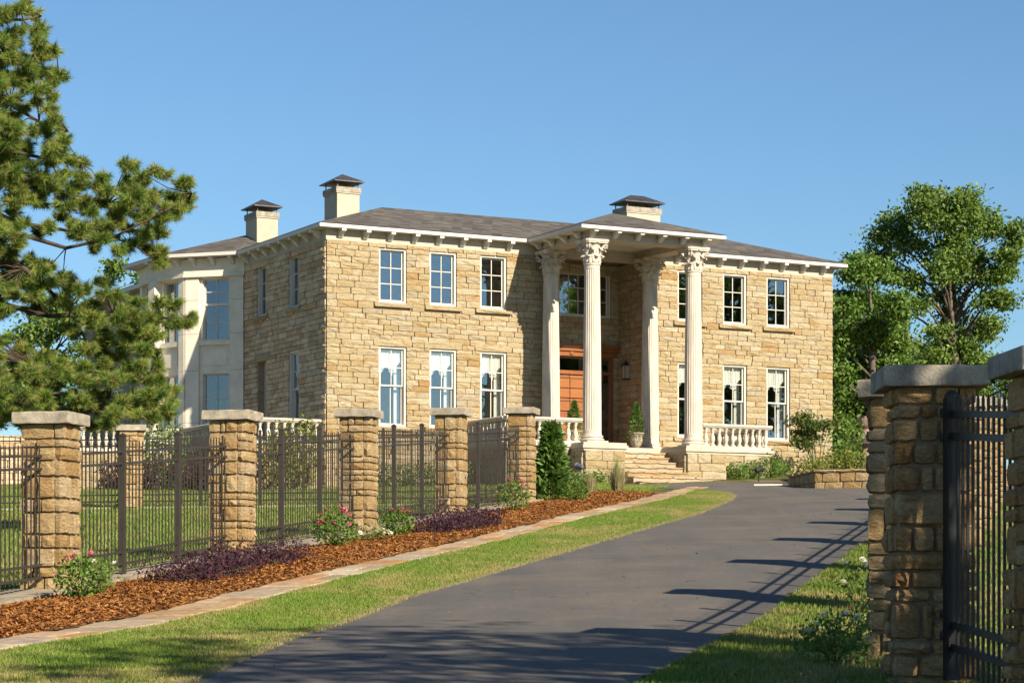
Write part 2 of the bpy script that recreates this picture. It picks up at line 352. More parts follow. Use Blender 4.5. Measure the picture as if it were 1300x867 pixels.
# ------------------------------------------------------------------ the setting: ground, driveway, kerbs, path, bed
def sheet(name, rows, mat, kind='structure', parent=None):
    m = MB(); n = len(rows[0]); vs = [p for r in rows for p in r]
    m.add(vs, [(j*n+i, j*n+i+1, (j+1)*n+i+1, (j+1)*n+i) for j in range(len(rows)-1) for i in range(n-1)])
    return tag(m.build(name, mat, parent, smooth=True), kind=kind)
us = [-400,-150,-60,-30] + list(np.arange(-20, 90, 2.)) + [110,150,250,500,1200]
vsx = [-900,-300,-120,-60,-40,-30,-22,-16,-12,-8,-4,0,4,8,14,22,40,80,200,600]
sheet('ground', [[P(u, v) for v in vsx] for u in us], M['ground'])
DL = [(-20,-4.6),(8,-5.4),(15,-6.1),(17.5,-6.45),(22.3,-7.15),(27.4,-7.55),(30.6,-7.5),(39.2,-7.4),(50,-7.25),(57,-7.5),(60,-7.8),(62.3,-8.3),(64.5,-9.2),(65.3,-10.1)]
DR = [(-20,-1.5),(8,-2.6),(15,-2.95),(17.5,-3.0),(40,-3.0),(48,-2.6),(54,-1.2),(58,2.),(60,8.),(61,20)]
def edge(tab, u): return float(np.interp(u, [p[0] for p in tab], [p[1] for p in tab]))
rows = []
for u in list(np.arange(-20, 65.3, .22)) + [65.3]:
    l, r = edge(DL, u) + random.gauss(0, .018) + .03*math.sin(u*1.9), edge(DR, u) + random.gauss(0, .025) + .04*math.sin(u*1.3)
    rows.append([P(u, l + (r-l)*k/14., .012 + .03*math.sin(math.pi*k/14.)) for k in range(15)])
for u, l, r in ((67,-11.2,22),(69,-11.6,22),(71,-11.6,22)):
    rows.append([P(u, l + (r-l)*k/14., .012) for k in range(15)])
sheet('driveway', rows, M['asphalt'])
FV = -12.41       # left fence line
m = MB()
for u in np.arange(18, 57, 1.):
    e = .0 if u > 19 else .0
    w = .36 + .05*math.sin(u*1.7)
    a, b, c, d = P(u, FV-.42, .0), P(u+.98, FV-.42, 0), P(u+.98, FV+w+.03*math.sin(u*5), 0), P(u, FV+w, 0)
    h = .10
    vs = [a, b, c, d] + [p + Vector((0,0,h)) for p in (a,b,c,d)]
    m.cur = random.random(); m.add(vs, [(4,7,6,5),(0,1,5,4),(1,2,6,5),(2,3,7,6),(3,0,4,7)])
tag(m.build('fence_footing', M['concrete']), kind='structure')
# flagstone path
path = sheet('path', [[P(u, -9.96+.60*k/2 + .05*math.sin(u*.35), .004) for k in range(3)] for u in np.arange(12, 67, 1.)], M['concrete'])
u = 12.
while u < 66:
    ln = random.uniform(.55, 1.15); off = .05*math.sin(u*.35)
    e0, e1 = -9.97+random.uniform(-.05,.04), -9.34+random.uniform(-.06,.06); cuts = [e0, e1] if random.random() < .45 else [e0, -9.65 + random.uniform(-.1,.1), e1]
    for k in range(len(cuts)-1):
        a, b = cuts[k]+.015, cuts[k+1]-.015
        c = P(u + ln/2, (a+b)/2 + off, .004 + random.uniform(0, .012))
        obj('flagstone', random.choice(ROCKF), path, c, (random.uniform(-.01,.01), -math.atan((zt(u+ln)-zt(u))/ln), FANG + random.uniform(-.03,.03)), ((ln-.02)*1.02, (b-a)*1.04, .05))
    u += ln
# bed of bark mulch
sheet('mulch_bed', [[P(u, -12.1 + 2.1*k/6 + .03*math.sin(u*3+k), .02 + .07*math.sin(math.pi*k/6)) for k in range(7)] for u in np.arange(14, 61.5, .5)], M['mulchbase'])
def scatter_uv(n, u0, u1, v0, v1, fall=0.):
    u = RNG.uniform(u0, u1, n) if not fall else u0 + (u1-u0)*RNG.random(n)**(1+fall)
    return u, RNG.uniform(0, 1, n)*(v1-v0) + v0
def world(u, v): return UX*u + UY*v, UY*u - UX*v, zt(u)
def chips(name, n, u0, u1, v0, v1, hf, mat, s0, s1, parent=None):
    u, v = scatter_uv(n, u0, u1, v0, v1, .35); x, y, z = world(u, v); z = z + hf(u, v)
    a = RNG.uniform(0, 6.283, n); ln = RNG.uniform(s0, s1, n); w = ln*RNG.uniform(.15, .35, n)
    tl = RNG.normal(0, .35, n); dx, dy, dz = np.cos(a)*np.cos(tl)*ln, np.sin(a)*np.cos(tl)*ln, np.sin(tl)*ln
    ex, ey, ez = -np.sin(a)*w, np.cos(a)*w, RNG.normal(0, .5, n)*w
    q = np.stack([np.stack([x-dx-ex, y-dy-ey, z-dz-ez], 1), np.stack([x+dx-ex, y+dy-ey, z+dz-ez], 1), np.stack([x+dx+ex, y+dy+ey, z+dz+ez], 1), np.stack([x-dx+ex, y-dy+ey, z-dz+ez], 1)], 1)
    return nparr(name, q.reshape(-1, 3), 4, mat, parent, RNG.random(n), 'stuff')
o = chips('bark_mulch', 90000, 14, 61.5, -12.1, -9.96, lambda u, v: .035 + .07*np.sin(np.pi*np.clip((v+12.1)/2.1, 0, 1)) + RNG.uniform(0,.03,len(u)), M['mulch'], .012, .036)
tag(o, 'orange brown shredded bark mulch covering the bed along the fence', 'mulch')
def blades(name, u, v, dz, h0, h1, w, mat, label, lean=.5):
    n = len(u); x, y, z = world(u, v); z = z + dz; a = RNG.uniform(0, 6.283, n); h = RNG.uniform(h0, h1, n)
    b = RNG.uniform(0, 6.283, n); ls = np.abs(RNG.normal(0, lean, n))*h
    wx, wy = np.cos(a)*w, np.sin(a)*w
    q = np.stack([np.stack([x-wx, y-wy, z], 1), np.stack([x+wx, y+wy, z], 1), np.stack([x+np.cos(b)*ls, y+np.sin(b)*ls, z+h], 1)], 1)
    return tag(nparr(name, q.reshape(-1,3), 3, mat, None, RNG.random(n), 'stuff'), label, 'grass')
# verge left of the drive
u = 12 + 54*RNG.random(330000)**1.25; l = np.interp(u, [p[0] for p in DL], [p[1] for p in DL]) - .01
v = -9.40 + .05*np.sin(u*.35) + (l + 9.40 - .05*np.sin(u*.35))*RNG.random(len(u)) + RNG.normal(0,.04,len(u))
k = l > -9.25; v = np.where(k, v, np.minimum(v, l)); sel = (v < l + .03)
blades('verge_turf', u[sel], v[sel],   .0, .018, .045, .0065, M['verge'], 'short patchy green and straw turf strip between flagstone path and driveway')
u = 12 + 50*RNG.random(26000)**1.2; l = np.interp(u, [p[0] for p in DL], [p[1] for p in DL]); v = l + .03 - np.abs(RNG.normal(0, .07, len(u)))
blades('dry_edge', u, v, .0, .02, .05, .006, M['tan'], 'dry straw coloured grass edge along the asphalt')
u = 12 + 44*RNG.random(230000)**1.3; r = np.interp(u, [p[0] for p in DR], [p[1] for p in DR])
v = r + .02 + (RNG.random(len(u))**1.6)*9
blades('roadside_turf', u, v, .0, .025, .065, .0065, M['verge'], 'patchy green and straw turf on the gate side of the driveway')
u = 16 + 60*RNG.random(230000); v = -12.85 - 22*RNG.random(len(u))**1.3
blades('lawn_turf', u, v, .0, .05, .10, .012, M['lawn'], 'mown green lawn between the picket fence and the house')
u = 60 + 8*RNG.random(30000); v = -15 + 4.3*RNG.random(len(u))
blades('front_turf', u, v, .0, .04, .09, .01, M['lawn'], 'small green lawn patch beside the entrance steps')

o = chips('fallen_leaves', 240, 14, 62, -7.3, -3.1, lambda u, v: .03 + .02*np.ones(len(u)), M['mulch'], .010, .024)
tag(o, 'scattered dry leaves and bark crumbs on the asphalt driveway', 'leaves')
# ------------------------------------------------------------------ the house
HX, HY, HB, TH = -5.567, 72., 3.2, math.radians(27.81)
W, D = 18.434, 6.76
CXH = W/2
house = thing('stone_house', (HX, HY, HB), TH, 'two storey tan stone mansion with columned portico and hip roof', 'house')
def hpart(m, name, mat, smooth=False, parent=None):
    return m.build(name, mat, parent or house, (0,0,-HB) if parent is None else (0,0,0), smooth)
def hw(X, Y): return (HX + X*math.cos(TH) - Y*math.sin(TH), HY + X*math.sin(TH) + Y*math.cos(TH))

ZB, ZF = 3.2, 10.79            # wall bottom, frieze bottom
def wall_shell(m, x0, x1, z0, z1, t, ops):
    """mortar backing in local (a, depth, z); ops are holes (a0,a1,z0,z1)"""
    xs = sorted({x0, x1, *[o[0] for o in ops], *[o[1] for o in ops]}); zs = sorted({z0, z1, *[o[2] for o in ops], *[o[3] for o in ops]})
    def solid(i, j):
        if i < 0 or j < 0 or i >= len(xs)-1 or j >= len(zs)-1: return False
        cx, cz = (xs[i]+xs[i+1])/2, (zs[j]+zs[j+1])/2
        return not any(o[0] < cx < o[1] and o[2] < cz < o[3] for o in ops)
    for i in range(len(xs)-1):
        for j in range(len(zs)-1):
            if not solid(i, j): continue
            a, b, c, d = xs[i], xs[i+1], zs[j], zs[j+1]
            m.quad((a,0,c),(b,0,c),(b,0,d),(a,0,d)); m.quad((a,t,c),(a,t,d),(b,t,d),(b,t,c))
            if not solid(i-1, j): m.quad((a,0,c),(a,0,d),(a,t,d),(a,t,c))
            if not solid(i+1, j): m.quad((b,0,c),(b,t,c),(b,t,d),(b,0,d))
            if not solid(i, j-1): m.quad((a,0,c),(a,t,c),(b,t,c),(b,0,c))
            if not solid(i, j+1): m.quad((a,0,d),(b,0,d),(b,t,d),(a,t,d))
def courses(x0, x1, z0, z1, ops, h0, h1, l0, l1, quoin=True):
    """rects of coursed stone that avoid the openings"""
    out = []; z = z0
    while z < z1 - .04:
        h = random.uniform(h0, h1)
        if z1 - z - h < h0*.6: h = z1 - z
        # snap to opening edges
        for o in ops:
            for e in (o[2], o[3]):
                if z + .09 < e < z + h*1.35 and e < z1: h = e - z
        spans = [(x0, x1)]
        for o in ops:
            if o[2] < z + h/2 < o[3]:
                ns = []
                for a, b in spans:
                    if o[1] <= a or o[0] >= b: ns.append((a, b)); continue
                    if o[0] > a: ns.append((a, o[0]))
                    if o[1] < b: ns.append((o[1], b))
                spans = ns
        for a, b in spans:
            x = a
            while x < b - .02:
                l = random.uniform(l0, l1)
                if x == a: l *= random.choice((.55, 1.))
                if b - x - l < l0*.6: l = b - x
                if l > l1*1.5: l = (b-x)/2
                out.append((x, x+l, z, z+h)); x += l
        z += h
    return out
def lay(wall, rects, place, lim, variants=ROCKW, t=.10, gap=.007, name='stone', key=None):
    """place(a, z) -> centre, rot ; first `lim` rects (sorted by key) are single objects, the rest one part"""
    if key: rects = sorted(rects, key=key)
    items = []
    for i, (a, b, z0, z1) in enumerate(rects):
        pr = random.uniform(-.012, .022)
        c, rz = place((a+b)/2, (z0+z1)/2, pr)
        s = (b-a-gap, t, z1-z0-gap)
        if i < lim: obj(name, random.choice(variants), wall, c, (0,0,rz + (math.pi if random.random()<.0 else 0)), s)
        else: items.append((c, s, rz))
    if items: join_rocks('stonework', items, variants, wall)

# openings on the front
WX = [2.165, 3.875, 5.62, W-5.62, W-3.875, W-2.165]; WW = .91
RX0, RX1, RD = 7.38, 11.05, 1.5        # entrance recess
UZ, LZ = (9.01, 10.67), (5.25, 7.68)
fops = [(x-WW/2, x+WW/2, *UZ) for x in WX] + [(x-WW/2, x+WW/2, *LZ) for x in WX]
rec = (RX0, RX1, 4.4, 10.86)
m = MB(); wall_shell(m, 0, W, ZB, 11.10, .32, fops + [rec]); front = hpart(m, 'front_wall', M['mortar'])
lint = [(x-WW/2-.20, x+WW/2+.20, LZ[1], LZ[1]+.22) for x in WX]
sills = [(x-WW/2-.19, x+WW/2+.19, z-.14, z) for x in WX for z in (UZ[0], LZ[0])]
hid = (4.6, 13.8, ZB, 4.55)
rects = courses(-.03, W+.03, ZB, ZF, fops + [rec, hid] + lint + sills, .145, .205, .30, .78)
fr = [r for r in rects]
lay(front, fr, lambda a, z, p: ((a, -.005-p, z), 0), 285, key=lambda r: -(r[3]-r[2])*(r[1]-r[0])/(72+.4665*r[0])**2)
for a, b, c, d in lint: obj('lintel', random.choice(ROCKW), front, ((a+b)/2, -.012, (c+d)/2), None, (b-a, .10, d-c-.01))
for a, b, c, d in sills: obj('sill', random.choice(ROCKW), front, ((a+b)/2, -.035, (c+d)/2), None, (b-a, .17, d-c-.006))
# left wall  (local a = Y)
SY = [(2.08, 2.89), (4.73, 5.54)]
lops = [(a, b, *UZ) for a, b in SY] + [(SY[0][0], SY[0][1], *LZ), (SY[1][0], SY[1][1], 4.7, LZ[1]-.1)]
m = MB(); wall_shell(m, .32, 6.7, ZB, 11.10, .32, lops)
m.v = [(d, a, z) for a, d, z in m.v]; left = hpart(m, 'left_wall', M['mortar'])
llint = [(a-.2, b+.2, LZ[1] - (.1 if a > 4 else 0), LZ[1]+.14) for a, b in SY]
rects = courses(.0, 6.66, ZB, ZF, lops + llint, .12, .21, .28, .75)
lay(left, rects, lambda a, z, p: ((.0-p, a, z), -math.pi/2), 290, variants=ROCKL, key=lambda r: (r[2] < 5.2, -(r[3]-r[2])*(r[1]-r[0])/(72+.88*r[0])**2))
for a, b, c, d in llint: obj('lintel', random.choice(ROCKW), left, (-.01, (a+b)/2, (c+d)/2), (0,0,-math.pi/2), (b-a, .10, d-c-.01))
for a, b in SY: obj('sill', random.choice(ROCKW), left, (-.04, (a+b)/2, UZ[0]-.07), (0,0,-math.pi/2), (b-a+.3, .2, .13))
m = MB(); m.box(.2, .3, SY[1][0]-.05, SY[1][1]+.05, 4.6, LZ[1]); hpart(m, 'niche_panel', M['lime'])
# right and rear walls, floors inside
m = MB(); m.box(W-.3, W, .32, D, ZB, 11.1); rw = hpart(m, 'right_wall', M['mortar'])
m = MB(); m.box(.32, W-.3, D-.3, D, ZB, 11.1); m.box(0.02, .32, 6.7, 13, ZB, 11.1); hpart(m, 'rear_wall', M['mortar'])
m = MB(); m.box(.33, W-.31, .33, D-.31, 4.5, 4.62); m.box(.33, W-.31, 1.9, D-.31, 8.2, 8.35); m.box(.33, RX0-.35, .33, 1.9, 8.2, 8.35); m.box(RX1+.35, W-.31, .33, 1.9, 8.2, 8.35)
m.box(.33, W-.31, 4.6, 4.75, 4.62, 8.2); m.box(.33, W-.31, 4.6, 4.75, 8.35, 11.09); hpart(m, 'interior_floors', M['inside'])
# recess walls
BW = (CXH-1.5, CXH+1.5, 9.15, 10.62); DZ = (4.67, 7.82)
rops = [BW, (7.62, 10.82, 4.4, DZ[1]+.42)]
m = MB(); wall_shell(m, RX0-.3, RX1+.3, 4.3, 11.10, .3, rops); m.v = [(x, y+RD, z) for x, y, z in m.v]
recess = hpart(m, 'recess_wall', M['mortar'])
rects = courses(RX0, RX1, 4.67, 10.86, rops, .17, .23, .3, .75)
lay(recess, rects, lambda a, z, p: ((a, RD-.005-p, z), 0), 300)
m = MB(); m.box(RX1, RX1+.3, .33, RD-.01, 4.3, 11.1); m.box(RX0-.3, RX0, .33, RD-.01, 4.3, 11.1); ret = hpart(m, 'recess_return', M['mortar'])
for X, sg in ((RX1, -1), (RX0, 1)):
    rects = courses(-.06, RD-.05, 4.67, 10.86, [], .17, .23, .3, .7)
    lay(ret, rects, lambda a, z, p: ((X + sg*(-.0+p), a, z), sg*math.pi/2), 300)
# frieze, soffit slab, fascia
E = .40
m = MB()
m.box(-.045, W+.045, -.045, .30, ZF, 11.119); m.box(-.045, .30, .301, 6.72, ZF, 11.119); m.box(W-.25, W+.045, .301, D, ZF, 11.119)
hpart(m, 'frieze', M['lime'])
m = MB()
m.box(-E, W+E, -E, D+E, 11.12, 11.235)
PX0, PX1, PY = 6.65, 11.787, -3.8
m.box(PX0, PX1, PY, -E-.001, 11.12, 11.235)
eave = hpart(m, 'cornice', M['white'])
prof = [(0,0),(-.33,0),(-.33,-.075),(-.27,-.085),(-.20,-.10),(-.13,-.17),(-.06,-.24),(0,-.26)]
mb = MB(); mb.xprism(prof, -.07, .07); BR = mb.mesh('bracket', M['white'])
def brackets(x0, y0, x1, y1, n, rz):
    for k in range(n):
        t = (k+.5)/n
        obj('bracket', BR, eave, (x0+(x1-x0)*t, y0+(y1-y0)*t, 11.118), (0,0,rz))
brackets(-.0, -.046, 6.55, -.046, 8, 0); brackets(11.9, -.046, W, -.046, 8, 0)
brackets(-.046, 0, -.046, 6.7, 8, -math.pi/2); brackets(W+.046, 0, W+.046, D, 8, math.pi/2)
# roofs
K = .336; ze = 11.237; rh = (D/2+E)*K; ym = D/2
m = MB(); e2 = E+.03
A, B_, C_, D_ = (-e2,-e2,ze), (W+e2,-e2,ze), (W+e2,D+e2,ze), (-e2,D+e2,ze)
R1, R2 = (ym, ym, ze+rh), (W-ym, ym, ze+rh)
m.quad(A, B_, R2, R1); m.quad(B_, C_, R2); m.quad(C_, D_, R1, R2); m.quad(D_, A, R1); m.quad(A, D_, C_, B_)
hpart(m, 'roof', M['roof'])
m = MB(); hwid = (PX1-PX0)/2; zr = ze+.001+hwid*K
a, b, c, d = (PX0-.03,PY-.03,ze+.001),(PX1+.03,PY-.03,ze+.001),(PX1+.03,-E,ze+.001),(PX0-.03,-E,ze+.001)
r1, r2 = (CXH, PY+hwid, zr), (CXH, -E+hwid+.02, zr)
m.quad(a,b,r1); m.quad(b,c,r2,r1); m.quad(d,a,r1,r2); m.quad(a,d,c,b); hpart(m, 'portico_roof', M['roof'])
# portico entablature
m = MB(); zb = 10.87
c0, c1, yf = CXH-1.81, CXH+1.81, -3.1
m.box(c0-.27, c1+.27, yf-.27, yf+.27, zb, 11.119); m.box(c0-.27, c0+.27, yf+.271, -.05, zb, 11.119); m.box(c1-.27, c1+.27, yf+.271, -.05, zb, 11.119)
m.box(c0-.31, c1+.31, yf-.31, yf-.271, zb+.08, zb+.12); m.box(c0-.31, c0-.271, yf-.27, -.05, zb+.08, zb+.12)
hpart(m, 'entablature', M['lime'])
for k in range(6): obj('bracket', BR, eave, (c0-.2+(c1-c0+.4)*k/5, yf-.31, 11.118), None, (1,1.,.8))
for k in range(4):
    obj('bracket', BR, eave, (c0-.31, yf+.2+2.5*k/3, 11.118), (0,0,-math.pi/2), (1,1.,.8)); obj('bracket', BR, eave, (c1+.31, yf+.2+2.5*k/3, 11.118), (0,0,math.pi/2), (1,1.,.8))
# ---- columns
def make_capital():
    m = MB(); h = .77
    m.lathe([(.235,0),(.265,.015),(.265,.05),(.235,.06),(.232,.12),(.235,.3),(.25,.5),(.30,.64),(.33,.66)], 20)
    def leaf(a, z0, hh, w, out, r0):
        ca, sa = math.cos(a), math.sin(a); vs = []; n = 7
        for j in range(n):
            s = j/(n-1)
            z = z0 + hh*(1.05*math.sin(min(1, s*1.25)*math.pi/2)) - (max(0, s-.75)*hh*1.1)
            r = r0 + out*(s**2.6)
            ww = w*(.8+.35*math.sin(s*math.pi))*(1 if s < .8 else .75)*(1.18 if j % 2 else .86)
            for q, push in ((-1,-.02),(-.45,.012),(0,.028),(.45,.012),(1,-.02)):
                rr = r+push; vs.append((rr*ca - q*ww*sa, rr*sa + q*ww*ca, z))
        fs = [(j*5+i, j*5+i+1, (j+1)*5+i+1, (j+1)*5+i) for j in range(n-1) for i in range(4)]
        b = len(vs); vs2 = [((x*.90), (y*.90), z-.004) for x, y, z in vs]
        m.add(vs+vs2, fs + [tuple(t+b for t in f[::-1]) for f in fs] + [(j*5, (j+1)*5, (j+1)*5+b, j*5+b) for j in range(n-1)] + [(j*5+4, j*5+4+b, (j+1)*5+4+b, (j+1)*5+4) for j in range(n-1)] + [((n-1)*5+i, (n-1)*5+i+1, (n-1)*5+i+1+b, (n-1)*5+i+b) for i in range(4)])
    for k in range(8): leaf(k*math.pi/4, .06, .24, .085, .13, .25)
    for k in range(8): leaf((k+.5)*math.pi/4, .10, .42, .085, .17, .252)
    for k in range(4):
        a = math.pi/4 + k*math.pi/2
        for sg in (-1, 1):                      # corner volutes
            pts = []; rad = []
            for j in range(16):
                s = j/15
                if s < .45: t = s/.45; rr, z = .26 + .16*t**1.5, .36 + .27*t
                else:
                    t = (s-.45)/.55; an = math.pi/2 - t*2.6*math.pi; q = .075*(1-.7*t)
                    rr, z = .42 + q*math.cos(an), .555 + q*math.sin(an)
                tw = sg*(.035 + (.11*(1-min(1, s/.45))))
                pts.append((rr*math.cos(a) - tw*math.sin(a), rr*math.sin(a) + tw*math.cos(a), z)); rad.append(.024)
            m.tube(pts, rad, 5)
        a2 = k*math.pi/2; m.lathe([(.0,.655),(.05,.67),(.065,.71),(.05,.75),(.0,.76)], 8, (.335*math.cos(a2), .335*math.sin(a2)), False)
    poly = []
    for k in range(4):
        a = math.pi/4 + k*math.pi/2
        for da, r in ((-.09,.50),(.09,.50)): poly.append((r*math.cos(a+da), r*math.sin(a+da)))
        for t in (.25,.5,.75):
            b = a + .09 + t*(math.pi/2-.18); r = .50 - .155*math.sin(t*math.pi); poly.append((r*math.cos(b), r*math.sin(b)))
    m.prism(poly, .655, .70); m.prism([(x*1.05, y*1.05) for x, y in poly], .7005, .77)
    return m.mesh('capital', M['column'])
CAP = make_capital()
SH = 10.87 - 4.70 - .77
def flute(i, z):
    k = i % 4; return (1., .965, .945, .965)[k] if .42 < z < SH-.12 else 1.
sm = MB(); prof = [(.30,.24),(.30,.27),(.286,.30),(.284,.40),(.284,.41),(.284,.43)]
for j in range(1, 10): s = j/10; prof.append((.284-.046*s**1.7, .43+(SH-.55-.43)*s + (0)))
prof += [(.236, SH-.13),(.236,SH-.11),(.240,SH-.09),(.24,SH-.02),(.238,SH)]
sm.lathe(prof, 96, mod=flute); SHAFT = sm.mesh('shaft', M['column'], False)
bm_ = MB(); bm_.box(-.36,.36,-.36,.36,0,.08); bm_.lathe([(.34,.081),(.365,.10),(.372,.125),(.355,.15),(.325,.16),(.315,.175),(.325,.19),(.345,.20),(.345,.225),(.325,.24)], 32)
CBASE = bm_.mesh('column_base', M['column'])
for X in (c0, c1):
    for Y in (yf, -.5):
        co = obj('column', SHAFT, house, (X, Y, 4.70-HB)); obj('column_base', CBASE, co); obj('capital', CAP, co, (0,0,SH))
# ---- porch, pedestals, steps
PFL = 4.68; XL, XR = 4.55, W-4.55
def stone_box(name, x0, x1, y0, y1, z0, z1, faces='FLR', lim=300, h=(.2,.3), l=(.4,.9), parent=None):
    m = MB(); m.box(x0, x1, y0, y1, z0, z1); o = hpart(m, name, M['mortar'])
    if 'F' in faces: lay(o, courses(x0, x1, z0, z1, [], *h, *l), lambda a, z, p: ((a, y0-p, z), 0), lim)
    if 'L' in faces: lay(o, courses(y0+.05, y1, z0, z1, [], *h, *l), lambda a, z, p: ((x0-p, a, z), -math.pi/2), lim)
    if 'R' in faces: lay(o, courses(y0+.05, y1, z0, z1, [], *h, *l), lambda a, z, p: ((x1+p, a, z), math.pi/2), lim)
    return o
stone_box('porch_base', XL, c0-.72, -3.05, -.06, ZB-.2, 4.50, 'FL'); stone_box('porch_base', c1+.72, XR, -3.05, -.06, ZB-.2, 4.50, 'FR')
m = MB()
def slab(m, x0, x1, y0, y1): m.box(x0, x1, y0, y1, 4.585, PFL); m.box(x0+.05, x1-.05, y0+.05, y1, 4.50, 4.584)
slab(m, XL-.12, c0-.721, -3.17, -.055); slab(m, c1+.721, XR+.12, -3.17, -.055); m.box(c0-.72, c1+.72, -2.45, 1.49, 4.3, PFL-.003)
porch = hpart(m, 'porch_floor', M['lime'])
for X in (c0, c1):
    o = stone_box('pedestal', X-.70, X+.70, -3.85, -2.46, ZB-.3, 4.45, 'FLR')
    m = MB(); m.box(X-.74, X+.74, -3.89, -2.455, 4.45, 4.52); m.box(X-.79, X+.79, -3.94, -2.455, 4.521, 4.62); m.box(X-.75, X+.75, -3.90, -2.455, 4.621, 4.70)
    m.build('pedestal_cap', M['lime'], o)
ns = 8; rise = (PFL-3.36)/ns
for k in range(ns):
    zt_ = PFL - rise*(k+1); y0 = -2.46 - .31*(k+1)
    xa, xb = c0+.71, c1-.71
    if k >= 5: xb = c1 - .55 + .45*(k-4)
    ya = y0 if k < 5 else y0-.05*(k-4)
    if k >= 5:
        m = MB(); m.box(xa, xb, ya, -3.92 if k == 5 else ya+.36, zt_-rise-.1, zt_-.05)
    else:
        m = MB(); m.box(xa, xb, ya, ya+.36, zt_-rise, zt_-.05)
    st = m.build('step', M['wall'], house, (0,0,-HB))
    x = xa
    while x < xb-.05:
        l = random.uniform(.5, 1.0)
        if xb-x-l < .4: l = xb-x
        obj('tread', random.choice(ROCKF), st, (x+l/2, ya+.17, zt_-.025), (0,0,random.uniform(-.015,.015)), (l-.012, .42, .06)); x += l
# ---- balustrades
BAL = MB(); BAL.lathe([(.075,0),(.075,.03),(.05,.04),(.045,.06),(.065,.12),(.078,.18),(.07,.25),(.045,.33),(.035,.38),(.035,.40),(.05,.41),(.05,.43),(.04,.44),(.045,.47),(.07,.49),(.07,.52)], 12)
BAL.box(-.075,.075,-.075,.075,-.03,.0); BAL.box(-.07,.07,-.07,.07,.5201,.54); BALM = BAL.mesh('baluster', M['column'], True)
def balustrade(name, x0, y0, x1, y1, z, endp=(True, True)):
    ln = math.hypot(x1-x0, y1-y0); a = math.atan2(y1-y0, x1-x0)
    m = MB(); m.box(-.0, ln, -.11, .11, 0, .09); b = m.build('balustrade', M['column'], house, (x0, y0, z-HB)); b.rotation_euler = (0,0,a)
    m = MB(); m.xprism([(-.09,0),(.09,0),(.12,.04),(.14,.06),(.14,.10),(.10,.125),(-.10,.125),(-.14,.10),(-.14,.06),(-.12,.04)], -.06, ln+.06)
    m.build('top_rail', M['column'], b, (0,0,.661))
    n = max(2, int(ln/.235))
    for k in range(n): obj('baluster', BALM, b, ((k+.5)*ln/n, 0, .12))
    return b
balustrade('b', c1+.40, -3.0, XR+.02, -3.0, PFL); balustrade('b', XR-.02, -2.85, XR-.02, -.2, PFL)
balustrade('b', XL-.02, -3.0, c0-.40, -3.0, PFL); balustrade('b', XL+.02, -2.85, XL+.02, -.2, PFL)
stone_box('side_terrace', -2.4, -.05, .25, 6.2, ZB-.3, 4.60, 'FL'); stone_box('side_terrace', -6.2, -2.42, 6.1, 9, ZB-.3, 4.60, 'FL')
balustrade('b', -2.4, .35, -.06, .35, 4.62); balustrade('b', -2.35, 6.0, -2.35, .5, 4.62); balustrade('b', -6.2, 6.2, -2.5, 6.2, 4.62)
# ---- windows
pane_cache = {}
def box_mesh(name, sx, sy, sz, mat):
    k = (name, round(sx,4), round(sy,4), round(sz,4))
    if k not in pane_cache: b = MB(); b.box(-sx/2, sx/2, -sy/2, sy/2, -sz/2, sz/2); pane_cache[k] = b.mesh(name, mat)
    return pane_cache[k]
def frame_mesh(w, h, t, y0, y1, mat, name):
    k = (name, round(w,4), round(h,4), t)
    if k not in pane_cache:
        b = MB(); b.box(0, t, y0, y1, 0, h); b.box(w-t, w, y0, y1, 0, h); b.box(t, w-t, y0, y1, 0, t); b.box(t, w-t, y0, y1, h-t, h)
        pane_cache[k] = b.mesh(name, mat)
    return pane_cache[k]
def glaze(win, x0, x1, z0, z1, nx, nz, y, mat_s='sash'):
    """sash frame + panes + muntins between"""
    t = .045; f = obj('sash', frame_mesh(x1-x0, z1-z0, t, 0, .04, M[mat_s], 'sash'), win, (x0, y, z0))
    ax, bx, az, bz = x0+t, x1-t, z0+t, z1-t; pw, ph = (bx-ax)/nx, (bz-az)/nz
    for i in range(nx):
        for j in range(nz):
            obj('pane', box_mesh('pane', pw-.002, .005, ph-.002, M['glass']), win, (ax+(i+.5)*pw, y+.02, az+(j+.5)*ph), (random.gauss(0,.0025), 0, random.gauss(0,.0025)))
    for i in range(1, nx): obj('muntin', box_mesh('muntin', .024, .03, bz-az, M[mat_s]), win, (ax+i*pw, y+.017, (az+bz)/2))
    for j in range(1, nz): obj('muntin', box_mesh('muntin', bx-ax, .028, .024, M[mat_s]), win, ((ax+bx)/2, y+.016, az+j*ph))
def valance_mesh(w):
    k = ('val', round(w, 3))
    if k in pane_cache: return pane_cache[k]
    n = 48; vs = []
    for i in range(n+1):
        s = i/n; x = s*w; yy = .03*math.sin(s*math.pi*13)
        drop = .62 if .12 < s < .60 else .40
        drop += .14*abs(math.sin(s*math.pi*3.4)) + (.28*math.exp(-((s-.62)/.07)**2)) - .18*math.exp(-((s-.40)/.08)**2)
        for q in range(5): vs.append((x, yy*(.4+.15*q), -drop*q/4))
    b = MB(); b.add(vs, [(i*5+q, (i+1)*5+q, (i+1)*5+q+1, i*5+q+1) for i in range(n) for q in range(4)])
    me = b.mesh('valance', M['curtain'], True); pane_cache[k] = me; return me
def drape_mesh(w, h):
    k = ('drape', round(w, 3), round(h, 3))
    if k in pane_cache: return pane_cache[k]
    b = MB(); n = 16
    vs = []
    for i in range(n+1):
        for q in range(3): vs.append((w*i/n, .025*math.sin(i*1.9), -h*q/2))
    b.add(vs, [(i*3+q, (i+1)*3+q, (i+1)*3+q+1, i*3+q+1) for i in range(n) for q in range(2)])
    pane_cache[k] = b.mesh('drape', M['curtain'], True); return pane_cache[k]
